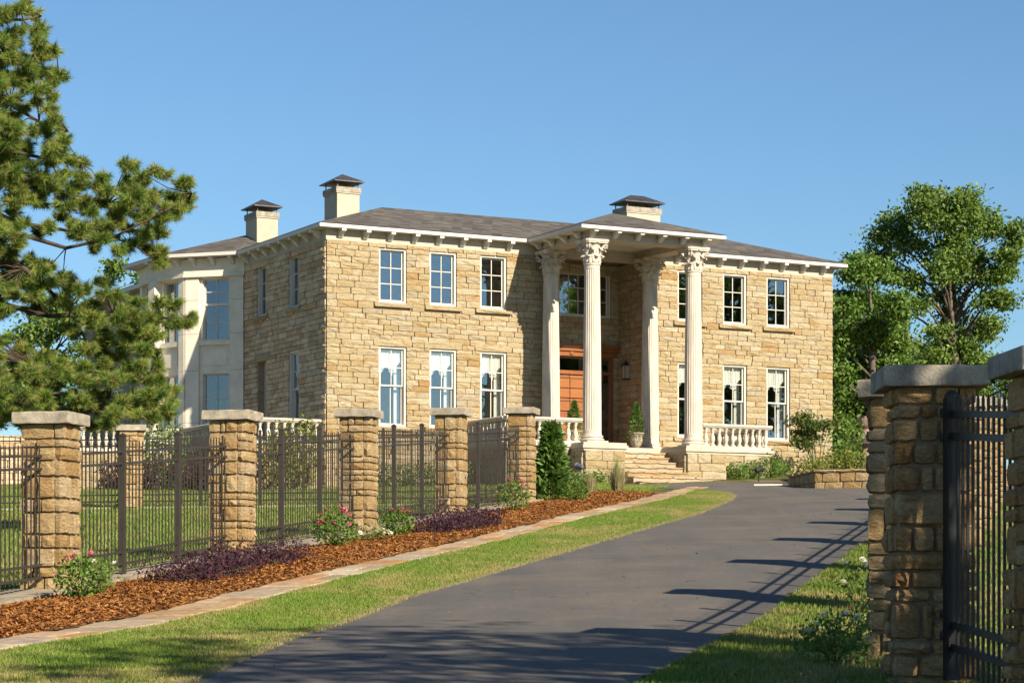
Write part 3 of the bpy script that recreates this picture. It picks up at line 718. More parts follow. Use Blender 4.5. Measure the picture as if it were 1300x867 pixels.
def window(loc, rz, w, h, kind, dep=.0, parent=None):
    t = .055
    win = obj('window', frame_mesh(w-.004, h-.004, t, 0, .17, M['sash'], 'window'), parent or house, loc, (0,0,rz))
    y = .10
    if kind == 'upper': glaze(win, t, w-t-.004, t, h-t-.004, 2, 3, y)
    elif kind == 'lower':
        zm = t + (h-2*t)*.505
        glaze(win, t, w-t-.004, zm, h-t-.004, 2, 2, y-.02); glaze(win, t, w-t-.004, t, zm+.03, 2, 1, y+.04)
        obj('valance', valance_mesh(w-.02), win, (.01, .20, h-.04)); obj('drape', drape_mesh(.2, h-.1), win, (w-.24, .36, h-.05))
    else: glaze(win, t, w-t-.004, t, h-t-.004, kind[0], kind[1], y)
    return win
for x in WX:
    window((x-WW/2+.002, .0, UZ[0]+.002-HB), 0, WW, UZ[1]-UZ[0], 'upper'); window((x-WW/2+.002, .0, LZ[0]+.002-HB), 0, WW, LZ[1]-LZ[0], 'lower')
for a, b in SY: window((0, b-.002, UZ[0]+.002-HB), -math.pi/2, b-a, UZ[1]-UZ[0], 'upper')
window((0, SY[0][1]-.002, LZ[0]+.002-HB), -math.pi/2, SY[0][1]-SY[0][0], LZ[1]-LZ[0], 'lower')
window((BW[0]+.002, RD, BW[2]+.002-HB), 0, BW[1]-BW[0], BW[3]-BW[2], (8, 3))
# ---- entrance: wood entablature, double door, transom, sidelights
m = MB(); m.box(7.45, 10.98, RD-.16, RD+.05, 8.02, 8.14); m.box(7.52, 10.92, RD-.10, RD+.05, 7.86, 8.019); m.box(7.40, 11.02, RD-.22, RD+.05, 8.141, 8.24)
for k in range(3): m.box(8.0+k*1.15, 8.12+k*1.15, RD-.14, RD-.101, 7.90, 8.0)
for x0, x1 in ((7.62,7.74),(8.12,8.22),(10.22,10.32),(10.70,10.82)): m.box(x0, x1, RD-.02, RD+.12, PFL, 7.86)
m.box(7.741, 8.119, RD-.01, RD+.10, 7.30, 7.40); m.box(8.221, 10.219, RD-.01, RD+.10, 7.28, 7.40); m.box(10.321, 10.699, RD-.01, RD+.10, 7.30, 7.40)
m.box(7.741, 8.119, RD-.01, RD+.10, PFL, 4.95); m.box(10.321, 10.699, RD-.01, RD+.10, PFL, 4.95)
m.box(7.741, 10.699, RD+.0, RD+.10, 7.80, 7.859)
ds = hpart(m, 'door_surround', M['wood'])
for x0, x1, z0, z1 in ((7.741,8.119,4.951,7.299),(10.321,10.699,4.951,7.299),(7.741,8.119,7.401,7.799),(8.221,10.219,7.401,7.799),(10.321,10.699,7.401,7.799)):
    obj('pane', box_mesh('pane', x1-x0, .006, z1-z0, M['glass']), ds, ((x0+x1)/2, RD+.05, (z0+z1)/2))
for x0 in (8.222, 9.2205):
    m = MB(); m.box(x0, x0+.997, RD+.06, RD+.09, PFL+.01, 7.279); dr = hpart(m, 'door', M['darkwood'])
    z = PFL+.02
    hs = [.30,.30,.30,.10,.30,.30,.10,.30,.30,.12]; sc = (7.275-z)/sum(hs)
    for h in hs:
        h *= sc; b = MB(); q = .0 if h > .2 else .03
        b.box(x0+.012, x0+.985, RD+.02+q, RD+.0595, z+.014, z+h-.014); b.build('plank', M['wood'], dr); z += h
    m = MB(); m.tube([(x0+(.93 if x0 < 9 else .06), RD-.04, 5.4),(x0+(.93 if x0 < 9 else .06), RD-.04, 6.1)], .018, 8); m.build('handle', M['lampmetal'], dr)
# ---- the bay
by = [(0, 6.7), (-1.46, 8.16), (-2.01, 9.66), (-1.88, 11.25), (0, 12.3)]
bay = obj('bay', None, house, (0,0,-HB))
def bay_wall(p, q, ops, panels):
    ln = math.hypot(q[0]-p[0], q[1]-p[1]); a = math.atan2(p[1]-q[1], p[0]-q[0])
    m = MB(); wall_shell(m, 0, ln, ZB-.2, 11.1, .3, ops); o = m.build('bay_wall', M['baylime'], bay, (q[0], q[1], 0)); o.rotation_euler = (0,0,a)
    return o, ln
def bay_windows(o, ops):
    for a, b, z0, z1 in ops:
        zz = z0 + (z1-z0)*(.58 if z1 > 9 else .36)
        t = .04
        w = MB(); w.box(a, a+t, .1, .2, z0, z1); w.box(b-t, b, .1, .2, z0, z1); w.box(a+t, b-t, .1, .2, z0, z0+t); w.box(a+t, b-t, .1, .2, z1-t, z1); w.box(a+t, b-t, .08, .2, zz-.04, zz+.04)
        w = obj('window', w.mesh('window', M['sash']), house, o.location - Vector((0,0,HB)), o.rotation_euler)
        for j, (c, d) in enumerate(((z0+t, zz-.04), (zz+.04, z1-t))):
            pw = (b-a-2*t)/2
            obj('muntin', box_mesh('muntin', .022, .03, d-c, M['sash']), w, ((a+b)/2, .14, (c+d)/2))
            obj('muntin', box_mesh('muntin', b-a-2*t, .028, .022, M['sash']), w, ((a+b)/2, .139, (c+d)/2))
            for i in range(2):
                obj('pane', box_mesh('pane', pw-.01, .005, d-c, M['glass']), w, (a+t+(i+.5)*pw, .15, (c+d)/2), (0,0,random.gauss(0,.003)))
for i in range(4):
    p, q = by[i], by[i+1]; ln = math.hypot(q[0]-p[0], q[1]-p[1])
    if i == 0: wa, wb = .58, 1.50
    else: wa, wb = .42, ln-.38
    ops = [(wa, wb, 8.45, 10.45), (wa, wb, 4.8, 7.35)]
    o, ln = bay_wall(p, q, ops, None); bay_windows(o, ops)
    for nm, bx_ in (('sill_course', (wa-.09, wb+.09, -.10, 0., 8.28, 8.44)), ('spandrel_panel', (wa+.06, wb-.06, -.03, 0, 7.62, 8.16)), ('string_course', (-.06, ln+.06, -.20, 0, 10.50, 10.58)), ('bay_frieze', (-.05, ln+.05, -.15, 0, 10.581, 11.10))):
        m = MB(); m.box(*bx_); d = m.build(nm, M['baylime'], bay, o.location); d.rotation_euler = o.rotation_euler
    for sx0, sx1 in ((.0, wa-.10), (wb+.10, ln)):
        z = ZB
        for h in (1.3, 1.25, 1.7, 1.2, 1.1, .75):
            m = MB(); m.box(sx0+.003, sx1-.003, -.12 if i != 1 or sx0 > .1 else -.30, 0, z+.005, z+h-.005); b = m.build('block', M['baylime'], bay, o.location); b.rotation_euler = o.rotation_euler; z += h
m = MB(); ex = .45
bp = [(-E-.002, 6.3), (-2.36, 8.26), (-2.55, 11.4), (-E-.002, 12.65)]
m.prism(bp[:4], 11.122, 11.233); m.build('bay_cornice', M['white'], bay)
m = MB(); ap = (1.1, 9.2, 12.25); ap2 = (2.6, 9.2, 12.25)
b4 = [(x - (.02 if k in (1,2) else 0), y, 11.236) for k, (x, y) in enumerate(bp[:4])]
e0, e3 = (2.4, 6.3, 11.237), (2.4, 12.65, 11.237)
m.quad(e0, ap2, ap, b4[0]); m.quad(b4[0], ap, b4[1]); m.quad(b4[1], ap, b4[2]); m.quad(b4[2], ap, b4[3]); m.quad(b4[3], ap, ap2, e3)
m.build('bay_roof', M['roof'], bay)
a45 = math.atan2(by[0][1]-by[1][1], by[0][0]-by[1][0])
for k in range(3):
    t = (k+.5)/3; obj('bracket', BR, bay, (by[1][0]+(by[0][0]-by[1][0])*t-.11, by[1][1]+(by[0][1]-by[1][1])*t-.11, 11.12), (0,0,a45))
for k in range(3): obj('bracket', BR, bay, (by[1][0]-.18-.24*k, by[1][1]+.15+.6*k, 11.12), (0,0,-math.radians(70)))
# rear wing beyond the bay
m = MB(); m.box(-1.0, 6, 12.6, 20.5, ZB-.2, 10.8); wing = hpart(m, 'rear_wing', M['wall'])
m = MB(); m.box(-1.35, 6.3, 12.3, 20.8, 10.801, 10.95); m.build('wing_cornice', M['white'], wing)
m = MB(); a, b, c, d = (-1.37,12.28,10.951),(6.3,12.28,10.951),(6.3,20.8,10.951),(-1.37,20.8,10.951); r1, r2 = (2.4,16.3,12.2),(2.5,16.8,12.2)
m.quad(a,b,r1); m.quad(b,c,r2,r1); m.quad(c,d,r2); m.quad(d,a,r1,r2); m.build('wing_roof', M['roof'], wing)
for k in range(1): window((-1.03, 16.9+k*5.4, 5.2-HB), -math.pi/2, 1.0, 2.3, 'upper'); window((-1.03, 16.9+k*5.4, 8.8-HB), -math.pi/2, 1.0, 1.7, 'upper')
# ---- chimneys
def chimney(x0, x1, y0, y1, zb_, zt2, hc):
    m = MB(); m.box(x0, x1, y0, y1, zb_, zt2-.201); m.box(x0-.03, x1+.03, y0-.03, y1+.03, zt2-.20, zt2-.161)
    c = hpart(m, 'chimney', M['stucco'])
    m = MB(); m.box(x0-.045, x1+.045, y0-.045, y1+.045, zt2-.159, zt2-.0); m.build('chimney_band', M['greycap'], c)
    m = MB(); z = zt2
    for x in (x0+.02, x1-.05):
        for y in (y0+.02, y1-.05): m.box(x, x+.03, y, y+.03, z, z+.16*hc)
    e = .13; a = [(x0-e,y0-e),(x1+e,y0-e),(x1+e,y1+e),(x0-e,y1+e)]; m.prism(a, z+.16*hc, z+.19*hc)
    cx_, cy_ = (x0+x1)/2, (y0+y1)/2; lx, ly = (x1-x0), (y1-y0); q = min(lx, ly)/2
    r1 = (cx_-(lx/2-q)-.04, cy_-(ly/2-q), z+.47*hc); r2 = (cx_+(lx/2-q)+.04, cy_+(ly/2-q), z+.47*hc); b = [(x, y, z+.191*hc) for x, y in a]
    if lx >= ly: m.quad(b[0],b[1],r2,r1); m.quad(b[1],b[2],r2); m.quad(b[2],b[3],r1,r2); m.quad(b[3],b[0],r1)
    else: m.quad(b[0],b[1],r1); m.quad(b[1],b[2],r2,r1); m.quad(b[2],b[3],r2); m.quad(b[3],b[0],r1,r2)
    for k in range(1, 7):      # standing seams on the front slope
        t = k/7; xa = x0-e+(lx+2*e)*t; xt = min(max(xa, r1[0]), r2[0]); s = 1-abs(xa-xt)/(q+e) if q else 1
        m.tube([(xa, y0-e, z+.195*hc), (xa, y0-e+(cy_-y0+e)*max(.1, s)*.98, z+.195*hc+.27*hc*max(.1, s)*.98)], .010, 4)
    m.build('chimney_cap', M['capmetal'], c)
    m = MB(); m.lathe([(.09, zt2),(.09, zt2+.11)], 12, (cx_, cy_)); m.build('flue', M['greymetal'], c)
chimney(1.65, 2.42, 3.0, 4.0, 11.5, 12.98, 1.)
chimney(.94, 1.69, 8.0, 9.0, 11.3, 12.86, 1.)
chimney(12.24, 13.54, 3.0, 3.85, 11.9, 13.16, 1.)

# ------------------------------------------------------------------ stone pillars
def rock_cap(sz, th, seed):
    r = random.Random(seed); n = 7; m = MB(); vs = []
    ring = []
    for k in range(4):
        for i in range(n):
            t = i/n; a = [(-1,-1),(1,-1),(1,1),(-1,1)]; p, q = a[k], a[(k+1)%4]
            ring.append(((p[0]+(q[0]-p[0])*t)*sz/2, (p[1]+(q[1]-p[1])*t)*sz/2))
    R = len(ring)
    for lev, (z, ins) in enumerate(((0,.004),(.1,-.002),(.5,-.004),(.9,-.002),(1,.006))):
        for (x, y) in ring:
            j = r.uniform(-.004,.004) - ins*.6
            vs.append((x*(1+j/sz*2), y*(1+j/sz*2), z*th + (r.uniform(-.005,.005) if lev in (0,4) else 0)))
    fs = [(l*R+i, l*R+(i+1)%R, (l+1)*R+(i+1)%R, (l+1)*R+i) for l in range(4) for i in range(R)]
    fs += [tuple(range(R))[::-1], tuple(range(4*R, 5*R))]
    m.add(vs, fs); return m
def pillar(x, y, z, rz, label, group, rocks=ROCKP, h=2.30, w=.60, cap=.74, capmat='capstone', seed=0, below=.25):
    random.seed(1000+seed)
    t = thing('stone_pillar', (x, y, z), rz, label, 'pillar', group)
    m = MB(); hc = h - .145; i = w/2-.05
    m.box(-i, i, -i, i, -below, hc+.004); m.build('core', M['pmortar'], t)
    zz = -below
    while zz < hc-.02:
        ch = random.choice((.10,.13,.17,.20,.24,.28))
        if hc - zz - ch < .11: ch = hc - zz
        for f in range(4):
            a0, a1 = -w/2, w/2 - .12         # pinwheel corners
            cuts = [a0]
            n = random.choice((1,2,2,3))
            if f % 2 == (int(zz*100) % 2): pass
            for k in range(1, n): cuts.append(a0 + (a1-a0)*(k/n + random.uniform(-.3,.3)/n))
            cuts.append(a1)
            ang = f*math.pi/2
            for k in range(len(cuts)-1):
                l = cuts[k+1]-cuts[k]; d = .13 + random.uniform(-.012, .022); c = (cuts[k]+cuts[k+1])/2
                split = ch > .2 and l < .34 and random.random() < .35
                for (zc, hh) in (((zz+ch/2, ch),) if not split else ((zz+ch*.27, ch*.54), (zz+ch*.77, ch*.46))):
                    dd = d + random.uniform(-.008,.008); yc = -w/2 + .13/2 - (dd-.13)/2
                    px, py = c*math.cos(ang) - yc*math.sin(ang), c*math.sin(ang) + yc*math.cos(ang)
                    obj('stone', random.choice(rocks), t, (px, py, zc), (0,0,ang), (l-.012, dd, hh-.012))
        zz += ch
    o = rock_cap(cap, .145, seed).build('capstone', M[capmat], t, (0,0,hc))
    return t
RZ = FANG - math.pi/2
def fp(u, v, *a, **k):
    p = P(u, v); return pillar(p.x, p.y, p.z, RZ, *a, **k)
PU = [28.37 + 6.9*k for k in range(-1, 5)]
plab = ['tan stone pillar at the street end of the mulch bed fence', 'tan stone fence pillar with one pink rosebush at its foot, lowest up the slope',
        'tan stone fence pillar standing behind the long row of purple shrubs', 'tan stone fence pillar behind the white roses in the mulch bed',
        'tan stone fence pillar behind the short row of purple shrubs', 'tan stone end pillar of the fence beside the young cedar']
for k, u in enumerate(PU): fp(u, FV, plab[k], 'stone pillars of the left picket fence', seed=k)
GV = -1.38; GU = [20.6 + 5.6*k for k in range(7)]
gp = [(3.49, 15.15), (3.09, 17.75)]
pillar(gp[0][0], gp[0][1], gz(*gp[0])+.0, .08, 'shaded stone gate pillar that receives the black gate, nearer the street', 'stone gate pillars', rocks=ROCKG, seed=30, capmat='greycap', cap=.76)
pillar(gp[1][0], gp[1][1], gz(*gp[1])+.0, -.02, 'shaded stone gate pillar carrying the hinges of the black gate', 'stone gate pillars', rocks=ROCKG, seed=31, capmat='greycap', cap=.76)
fp(GU[0], GV+.15, 'tan stone pillar just behind the hinged gate pillar, above the white roses', 'stone pillars of the gate side fence', seed=32)
for k in range(1, 7): fp(GU[k], GV, 'stone pillar along the gate side picket fence casting a shadow across the driveway', 'far stone pillars of the gate side fence', seed=32+k)
bp1 = (-9.4, 59.)
pillar(bp1[0], bp1[1], gz(*bp1), .2, 'tan stone pillar standing out on the lawn behind the fence', 'stone pillars of the lawn fence', h=2.05, seed=50)

# ------------------------------------------------------------------ picket fences
def picket_mesh(mat, h, w=.015):
    m = MB(); m.box(-w/2, w/2, -w/2, w/2, 0, h-.05)
    m.add([(-w/2,-w/2,h-.05),(w/2,-w/2,h-.05),(w/2,w/2,h-.05),(-w/2,w/2,h-.05),(0,0,h)], [(0,1,4),(1,2,4),(2,3,4),(3,0,4)])
    return m.mesh('picket', mat)
PK = picket_mesh(M['bronze'], 1.74); PKI = picket_mesh(M['iron'], 2.02, .018)
def post_mesh(mat, h, w):
    m = MB(); m.box(-w/2, w/2, -w/2, w/2, -.25, h); m.box(-w/2-.008, w/2+.008, -w/2-.008, w/2+.008, h, h+.02)
    m.add([(-w/2,-w/2,h+.02),(w/2,-w/2,h+.02),(w/2,w/2,h+.02),(-w/2,w/2,h+.02),(0,0,h+.05)], [(0,1,4),(1,2,4),(2,3,4),(3,0,4)])
    return m.mesh('post', mat)
POST = post_mesh(M['bronze'], 1.92, .075)
POSTL = post_mesh(M['bronze'], 1.85, .05)
def fence(p, q, label, group, cat='fence', posts=(1/3, 2/3), pk=PK, sp=.125, mat=None, rails=(.18,.34,1.55,1.71), z0=.13, rs=.032, post=POST):
    mat = mat or M['bronze']
    d = Vector((q.x-p.x, q.y-p.y)); ln = d.length; a = math.atan2(d.y, d.x); dz = q.z-p.z
    t = thing('fence_panel', p, a, label, cat, group)
    for r in rails:
        m = MB(); y = rs/2
        m.add([(0,-y,r-rs/2),(ln,-y,r-rs/2+dz),(ln,y,r-rs/2+dz),(0,y,r-rs/2),(0,-y,r+rs/2),(ln,-y,r+rs/2+dz),(ln,y,r+rs/2+dz),(0,y,r+rs/2)],
              [(0,3,2,1),(4,5,6,7),(0,1,5,4),(1,2,6,5),(2,3,7,6),(3,0,4,7)]); m.build('rail', mat, t)
    n = int(ln/sp)
    pp = [s*ln for s in posts]
    for k in range(n):
        x = (k+.5)*ln/n
        if any(abs(x-w) < .07 for w in pp): continue
        obj('picket', pk, t, (x, 0, z0 + dz*x/ln))
    for x in pp: obj('post', post, t, (x, 0, dz*x/ln))
    return t
flab = ['bronze picket fence panel running from the lowest pillar towards the street', 'bronze picket fence panel above the pink rosebush and purple shrubs',
        'bronze picket fence panel behind the big pink rosebush', 'bronze picket fence panel behind the small pink rosebush and kerb', 'bronze picket fence panel beside the cedar end pillar']
for k in range(5): fence(P(PU[k]+.30, FV, .06), P(PU[k+1]-.30, FV, .06), flab[k], 'bronze picket fence panels along the mulch bed')
for k in range(6): fence(P(GU[k]+.30, GV), P(GU[k+1]-.30, GV), 'bronze picket fence panel along the gate side of the driveway', 'bronze picket fence panels of the gate side fence')
def lawnfence(a, b, label): fence(Vector((*a, gz(*a))), Vector((*b, gz(*b))), label, 'lawn fence panels', posts=(.33,.67), sp=.15, post=POSTL)
lawnfence((-.1, 57.45), (-4.6, 58.2), 'bronze picket fence crossing the lawn from the cedar end pillar'); lawnfence((-4.7, 58.2), (-9.08, 58.95), 'bronze picket fence crossing the lawn to the lone lawn pillar')
lawnfence((-9.72, 59.05), (-14.5, 59.8), 'bronze picket fence beyond the lone lawn pillar under the pine')
m = MB(); m.add([Vector((x, y+dy, gz(x, y)+dz)) for dz in (0,.05) for x, y, dy in ((-15,59.75,0),(-.2,57.35,0),(-.2,57.35,.2),(-15,59.75,.2))], [(4,5,6,7),(0,1,5,4),(1,2,6,5),(2,3,7,6),(3,0,4,7)])
tag(m.build('lawn_kerb', M['lime']), kind='structure')
# the iron gate
gpst = Vector((3.18, 17.32, gz(3.18, 17.32))); gend = Vector((3.43, 15.5, gz(3.43, 15.5)))
d = (gend-gpst); ln = d.xy.length; a = math.atan2(d.y, d.x); dz = d.z
g = thing('iron_gate', gpst, a, 'black iron picket gate hung on the shaded stone gate pillar', 'gate')
m = MB(); m.box(-.05,.05,-.05,.05,.04,2.08); m.lathe([(.055,2.08),(.055,2.10),(.03,2.13),(0.,2.14)], 12); m.build('hinge_post', M['iron'], g)
for r in (.28,.44,1.80,1.96):
    m = MB(); y = .018; s = .025; sl_ = dz-.05
    m.add([(.05,-y,r-s),(ln,-y,r-s+sl_),(ln,y,r-s+sl_),(.05,y,r-s),(.05,-y,r+s),(ln,-y,r+s+sl_),(ln,y,r+s+sl_),(.05,y,r+s)], [(0,3,2,1),(4,5,6,7),(0,1,5,4),(1,2,6,5),(2,3,7,6),(3,0,4,7)]); m.build('rail', M['iron'], g)
for k in range(16): x = .14 + k*(ln-.2)/15; obj('picket', PKI, g, (x, 0, .10 + (dz-.05)*x/ln))
for zz in (.36, .52, 1.80, 1.98):
    m = MB(); m.lathe([(0,-.04),(.035,-.03),(.04,0),(.035,.03),(0,.04)], 10, (-.09, -.02), False); m.tube([(-.09,-.02,0),(-.03,0,0)], .012, 6); m.build('hinge', M['iron'], g, (0,0,zz))

gw = thing('garden_wall', (-18.2, 84., gz(-18.2, 84.)-.3), math.atan2(2.5, 8.), 'long grey brown rubble garden wall under the pine', 'wall')
m = MB(); m.box(-5, 5.4, .05, .4, 0, 1.95); c = m.build('core', M['mortar'], gw)
lay(gw, courses(-5, 5.4, 0, 1.95, [], .18, .28, .4, .9), lambda a, z, p: ((a, .03-p, z), 0), 60, variants=ROCKL)
for k in range(13): obj('coping', ROCKF[k % 8], gw, (-4.6+.8*k, .22, 1.99), None, (.79, .55, .09))

# ------------------------------------------------------------------ low planter wall by the house
wallp = [(7.75, 67.3), (8.15, 64.4), (10.2, 63.5), (14.5, 63.2)]
pw = thing('planter_wall', (8.15, 64.4, gz(8.15, 64.4)), 0, 'low curved sandstone block planter wall at the head of the driveway', 'wall')
for i in range(3):
    (xa, ya), (xb, yb) = wallp[i], wallp[i+1]; ln = math.hypot(xb-xa, yb-ya); a = math.atan2(yb-ya, xb-xa); zc = gz(8.15, 64.4)
    m = MB(); m.box(0, ln, .04, .32, -.3, .46); c = m.build('core', M['mortar'], pw, (xa-8.15, ya-64.4, 0)); c.rotation_euler = (0,0,a)
    for (s, e, z0, z1) in courses(-.02, ln+.02, -.08, .44, [], .22, .28, .35, .6): obj('block', random.choice(ROCKP), c, ((s+e)/2, .06, (z0+z1)/2), None, (e-s-.008, .12, z1-z0-.008))
    x = 0
    while x < ln:
        l = min(random.uniform(.5,.8), ln-x+.02); obj('coping', random.choice(ROCKF), c, (x+l/2, .17, .485), None, (l-.01, .42, .07)); x += l
sheet('planting_bed', [[Vector((x, y, gz(x, y)+.02 + (.12 if y > 66 else .3))) for x, y in r] for r in (((7.95,67.3),(8.4,64.8),(10.3,63.9),(15,63.6)), ((8.2,69),(9.5,68),(12,67.5),(16,67)), ((8.3,73.5),(11,74.5),(13,75),(18,76)))], M['soil'])
kb = MB(); kb.box(-.4,.4,-.06,.06,-.1,.05); o = kb.build('kerb', M['white'], None, (7.25, 67.75, gz(7.25, 67.75))); o.rotation_euler = (0,0,-.15); tag(o, kind='structure')

# ------------------------------------------------------------------ vegetation
def leaf_quads(c, n, size, up=.0, aspect=.5, jitter=.35, tri=False):
    """n leaf rhombi around centres c (n,3)"""
    d = RNG.normal(size=(n,3)); d[:,2] += up; d /= np.linalg.norm(d, axis=1)[:,None]
    e = np.cross(d, RNG.normal(size=(n,3))); e /= np.linalg.norm(e, axis=1)[:,None]+1e-9
    s = size*RNG.uniform(1-jitter, 1+jitter, n)[:,None]
    if tri: return np.stack([c-e*s*aspect*.5, c+e*s*aspect*.5, c+d*s], 1).reshape(-1,3)
    return np.stack([c-d*s*.5, c+e*s*aspect*.5, c+d*s*.5, c-e*s*aspect*.5], 1).reshape(-1,3)
def clump_points(clumps, nsub, nleaf, sub_r, shell=.55, drop=0.):
    """clumps: (x,y,z,rx,ry,rz,weight) -> leaf centres spread on sub-clusters near the shell of each ellipsoid"""
    out = []
    for (x,y,z,rx,ry,rz,wt) in clumps:
        ns = max(1, int(nsub*wt)); d = RNG.normal(size=(ns,3)); d /= np.linalg.norm(d, axis=1)[:,None]
        d *= (shell + (1-shell)*RNG.random((ns,1)))
        cs = np.array([x,y,z]) + d*np.array([rx,ry,rz])
        for c in cs:
            sr = sub_r*RNG.uniform(.6,1.3); out.append(c + RNG.normal(size=(nleaf,3))*np.array([sr, sr, sr*.6]))
    return np.concatenate(out)
def limbs(m, base, targets, r0, trunk_top, bend=.25):
    b = Vector(base); t = Vector(trunk_top)
    pts = [b, b.lerp(t, .35)+Vector((random.uniform(-bend,bend), random.uniform(-bend,bend), 0)), b.lerp(t, .7)+Vector((random.uniform(-bend,bend), random.uniform(-bend,bend), 0)), t]
    m.tube(pts, [r0, r0*.8, r0*.6, r0*.3], 8)
    for T in targets:
        T = Vector(T); s = min(.95, max(.25, (T.z-b.z)/(t.z-b.z)*.75)); k = s*3; i = min(2, int(k)); o_ = pts[i].lerp(pts[i+1], k-i)
        mid = o_.lerp(T, .5) + Vector((random.uniform(-.3,.3), random.uniform(-.3,.3), random.uniform(0,.5)))
        q = r0*.42*(1.1-s*.6); m.tube([o_, mid, T], [q, q*.6, q*.2], 5)
def tree(name, base, trunk_top, clumps, mat, bark, r0, nsub, nleaf, sub_r, leaf, label, cat='tree', group=None, aspect=.55, shell=.5):
    t = thing(name, base, 0, label, cat, group); bv = Vector(base)
    m = MB(); limbs(m, (0,0,-.3), [Vector(c[:3])-bv for c in clumps], r0, Vector(trunk_top)-bv); m.build('trunk', bark, t, smooth=True)
    c = clump_points(clumps, nsub, nleaf, sub_r, shell) - np.array(base); q = leaf_quads(c, len(c), leaf, 0, aspect)
    nparr('crown', q, 4, mat, t, RNG.random(len(c))); return t
def PXC(lst, d, dd, k=1.):
    """clumps given as outline blobs in metres around a trunk at depth d"""
    out = []
    for (px, py, rx, ry) in lst:
        y = d + random.uniform(-dd, dd); p = AT(px, py, d); s = d/3041
        out.append((p.x, y, p.z, rx*s, max(rx, ry)*s*.9, ry*s, max(.75, rx*ry/300.)*k))
    return out
random.seed(21)
# tall tree right of the house
T1 = [(1270,385,12,9),(1265,410,13,8),(1282,325,11,9),(1118,300,14,12),(1205,345,12,14),(1208,372,12,14),(1216,400,14,16),(1224,430,14,16),(1150,300,20,14),(1175,268,20,14),(1212,268,22,16),(1250,278,18,12),(1245,340,16,12),(1185,340,18,12),(1145,340,14,12),(1262,352,14,9),(1280,312,10,8),(1165,262,22,16),(1198,250,24,16),(1228,246,16,14),(1240,262,20,14),(1140,282,26,18),(1185,285,30,20),(1225,290,26,20),(1262,290,20,12),(1278,298,10,8),(1125,310,22,16),(1160,320,22,14),(1200,322,24,18),(1240,320,22,16),(1270,330,14,10),(1110,335,14,12),(1130,350,12,12),(1212,350,18,16),(1250,355,16,12),(1275,345,10,8),(1160,362,16,12),(1185,358,14,12),(1215,385,14,14),(1252,385,16,10),(1268,375,10,8),(1168,392,16,10),(1222,415,14,14),(1260,405,12,6),(1146,386,10,10),(1228,440,18,16),(1250,425,8,8),(1200,440,22,14),(1180,425,12,8),(1240,460,20,10),(1210,462,20,10),(1180,455,20,14)]
b = AT(1222, 560, 104); b.z = 4.2
tree('broadleaf_tree', tuple(b), tuple(AT(1200, 275, 104)), PXC(T1, 104, 2.0), M['oak'], M['greybark'], .24, 17, 46, .27, .18, 'tall open broadleaf tree with forked trunk behind the gate pillar', group='trees behind the house')
T2 = [(1062,400,10,14),(1060,440,10,16),(1062,480,10,16),(1062,520,10,16),(1062,555,12,14),(1095,330,16,12),(1100,580,30,20),(1065,580,16,16),(1085,350,20,16),(1115,345,16,14),(1075,385,18,18),(1105,375,22,18),(1130,395,18,18),(1080,420,20,18),(1112,420,24,20),(1140,430,16,16),(1078,460,20,20),(1110,465,24,22),(1140,465,20,16),(1075,500,18,20),(1105,510,24,22),(1135,505,22,20),(1080,540,20,18),(1110,545,24,18),(1150,540,24,24)]
b = AT(1108, 590, 96); b.z = 4.2
tree('broadleaf_tree', tuple(b), tuple(AT(1105, 380, 96)), PXC(T2, 96, 2.2), M['bush'], M['greybark'], .22, 34, 48, .26, .18, 'dense bright green broadleaf tree against the corner of the house', group='trees behind the house', shell=.35)
T3 = [(1072,430,20,20),(1072,485,20,22),(1100,450,24,22),(1120,420,20,18),(1132,470,24,22),(1092,525,26,24),(1125,530,26,24),(1070,545,20,20),(1150,440,24,16),(1185,460,26,18),(1220,470,26,16),(1255,475,26,14),(1160,490,28,24),(1200,500,30,26),(1245,505,30,26),(1290,500,30,26),(1330,490,40,30),(1180,545,40,30),(1240,550,40,30),(1300,545,50,30)]
b = AT(1210, 600, 118); b.z = 4.2
tree('broadleaf_tree', tuple(b), tuple(AT(1205, 470, 118)), PXC(T3, 118, 3), M['oak'], M['greybark'], .25, 30, 50, .34, .22, 'low dark tree behind the tall forked tree', group='trees behind the house', shell=.3)
# leafy tree seen through the pine
T4 = [(10,490,24,16),(50,485,24,16),(95,480,22,16),(20,520,26,16),(65,520,26,16),(110,520,24,16),(140,500,16,14),(-20,500,24,20),(40,400,22,16),(75,392,20,14),(95,415,18,14),(60,425,22,14),(30,430,18,12),(100,440,16,10),(20,460,20,14),(70,455,20,14),(180,352,12,8),(150,345,10,8),(120,400,14,12)]
b = AT(60, 560, 100); b.z = 4.2
tree('broadleaf_tree', tuple(b), tuple(AT(62, 410, 100)), PXC(T4, 100, 2), M['oak'], M['greybark'], .22, 18, 40, .26, .19, 'broadleaf tree glimpsed through the pine boughs', group='trees behind the house')
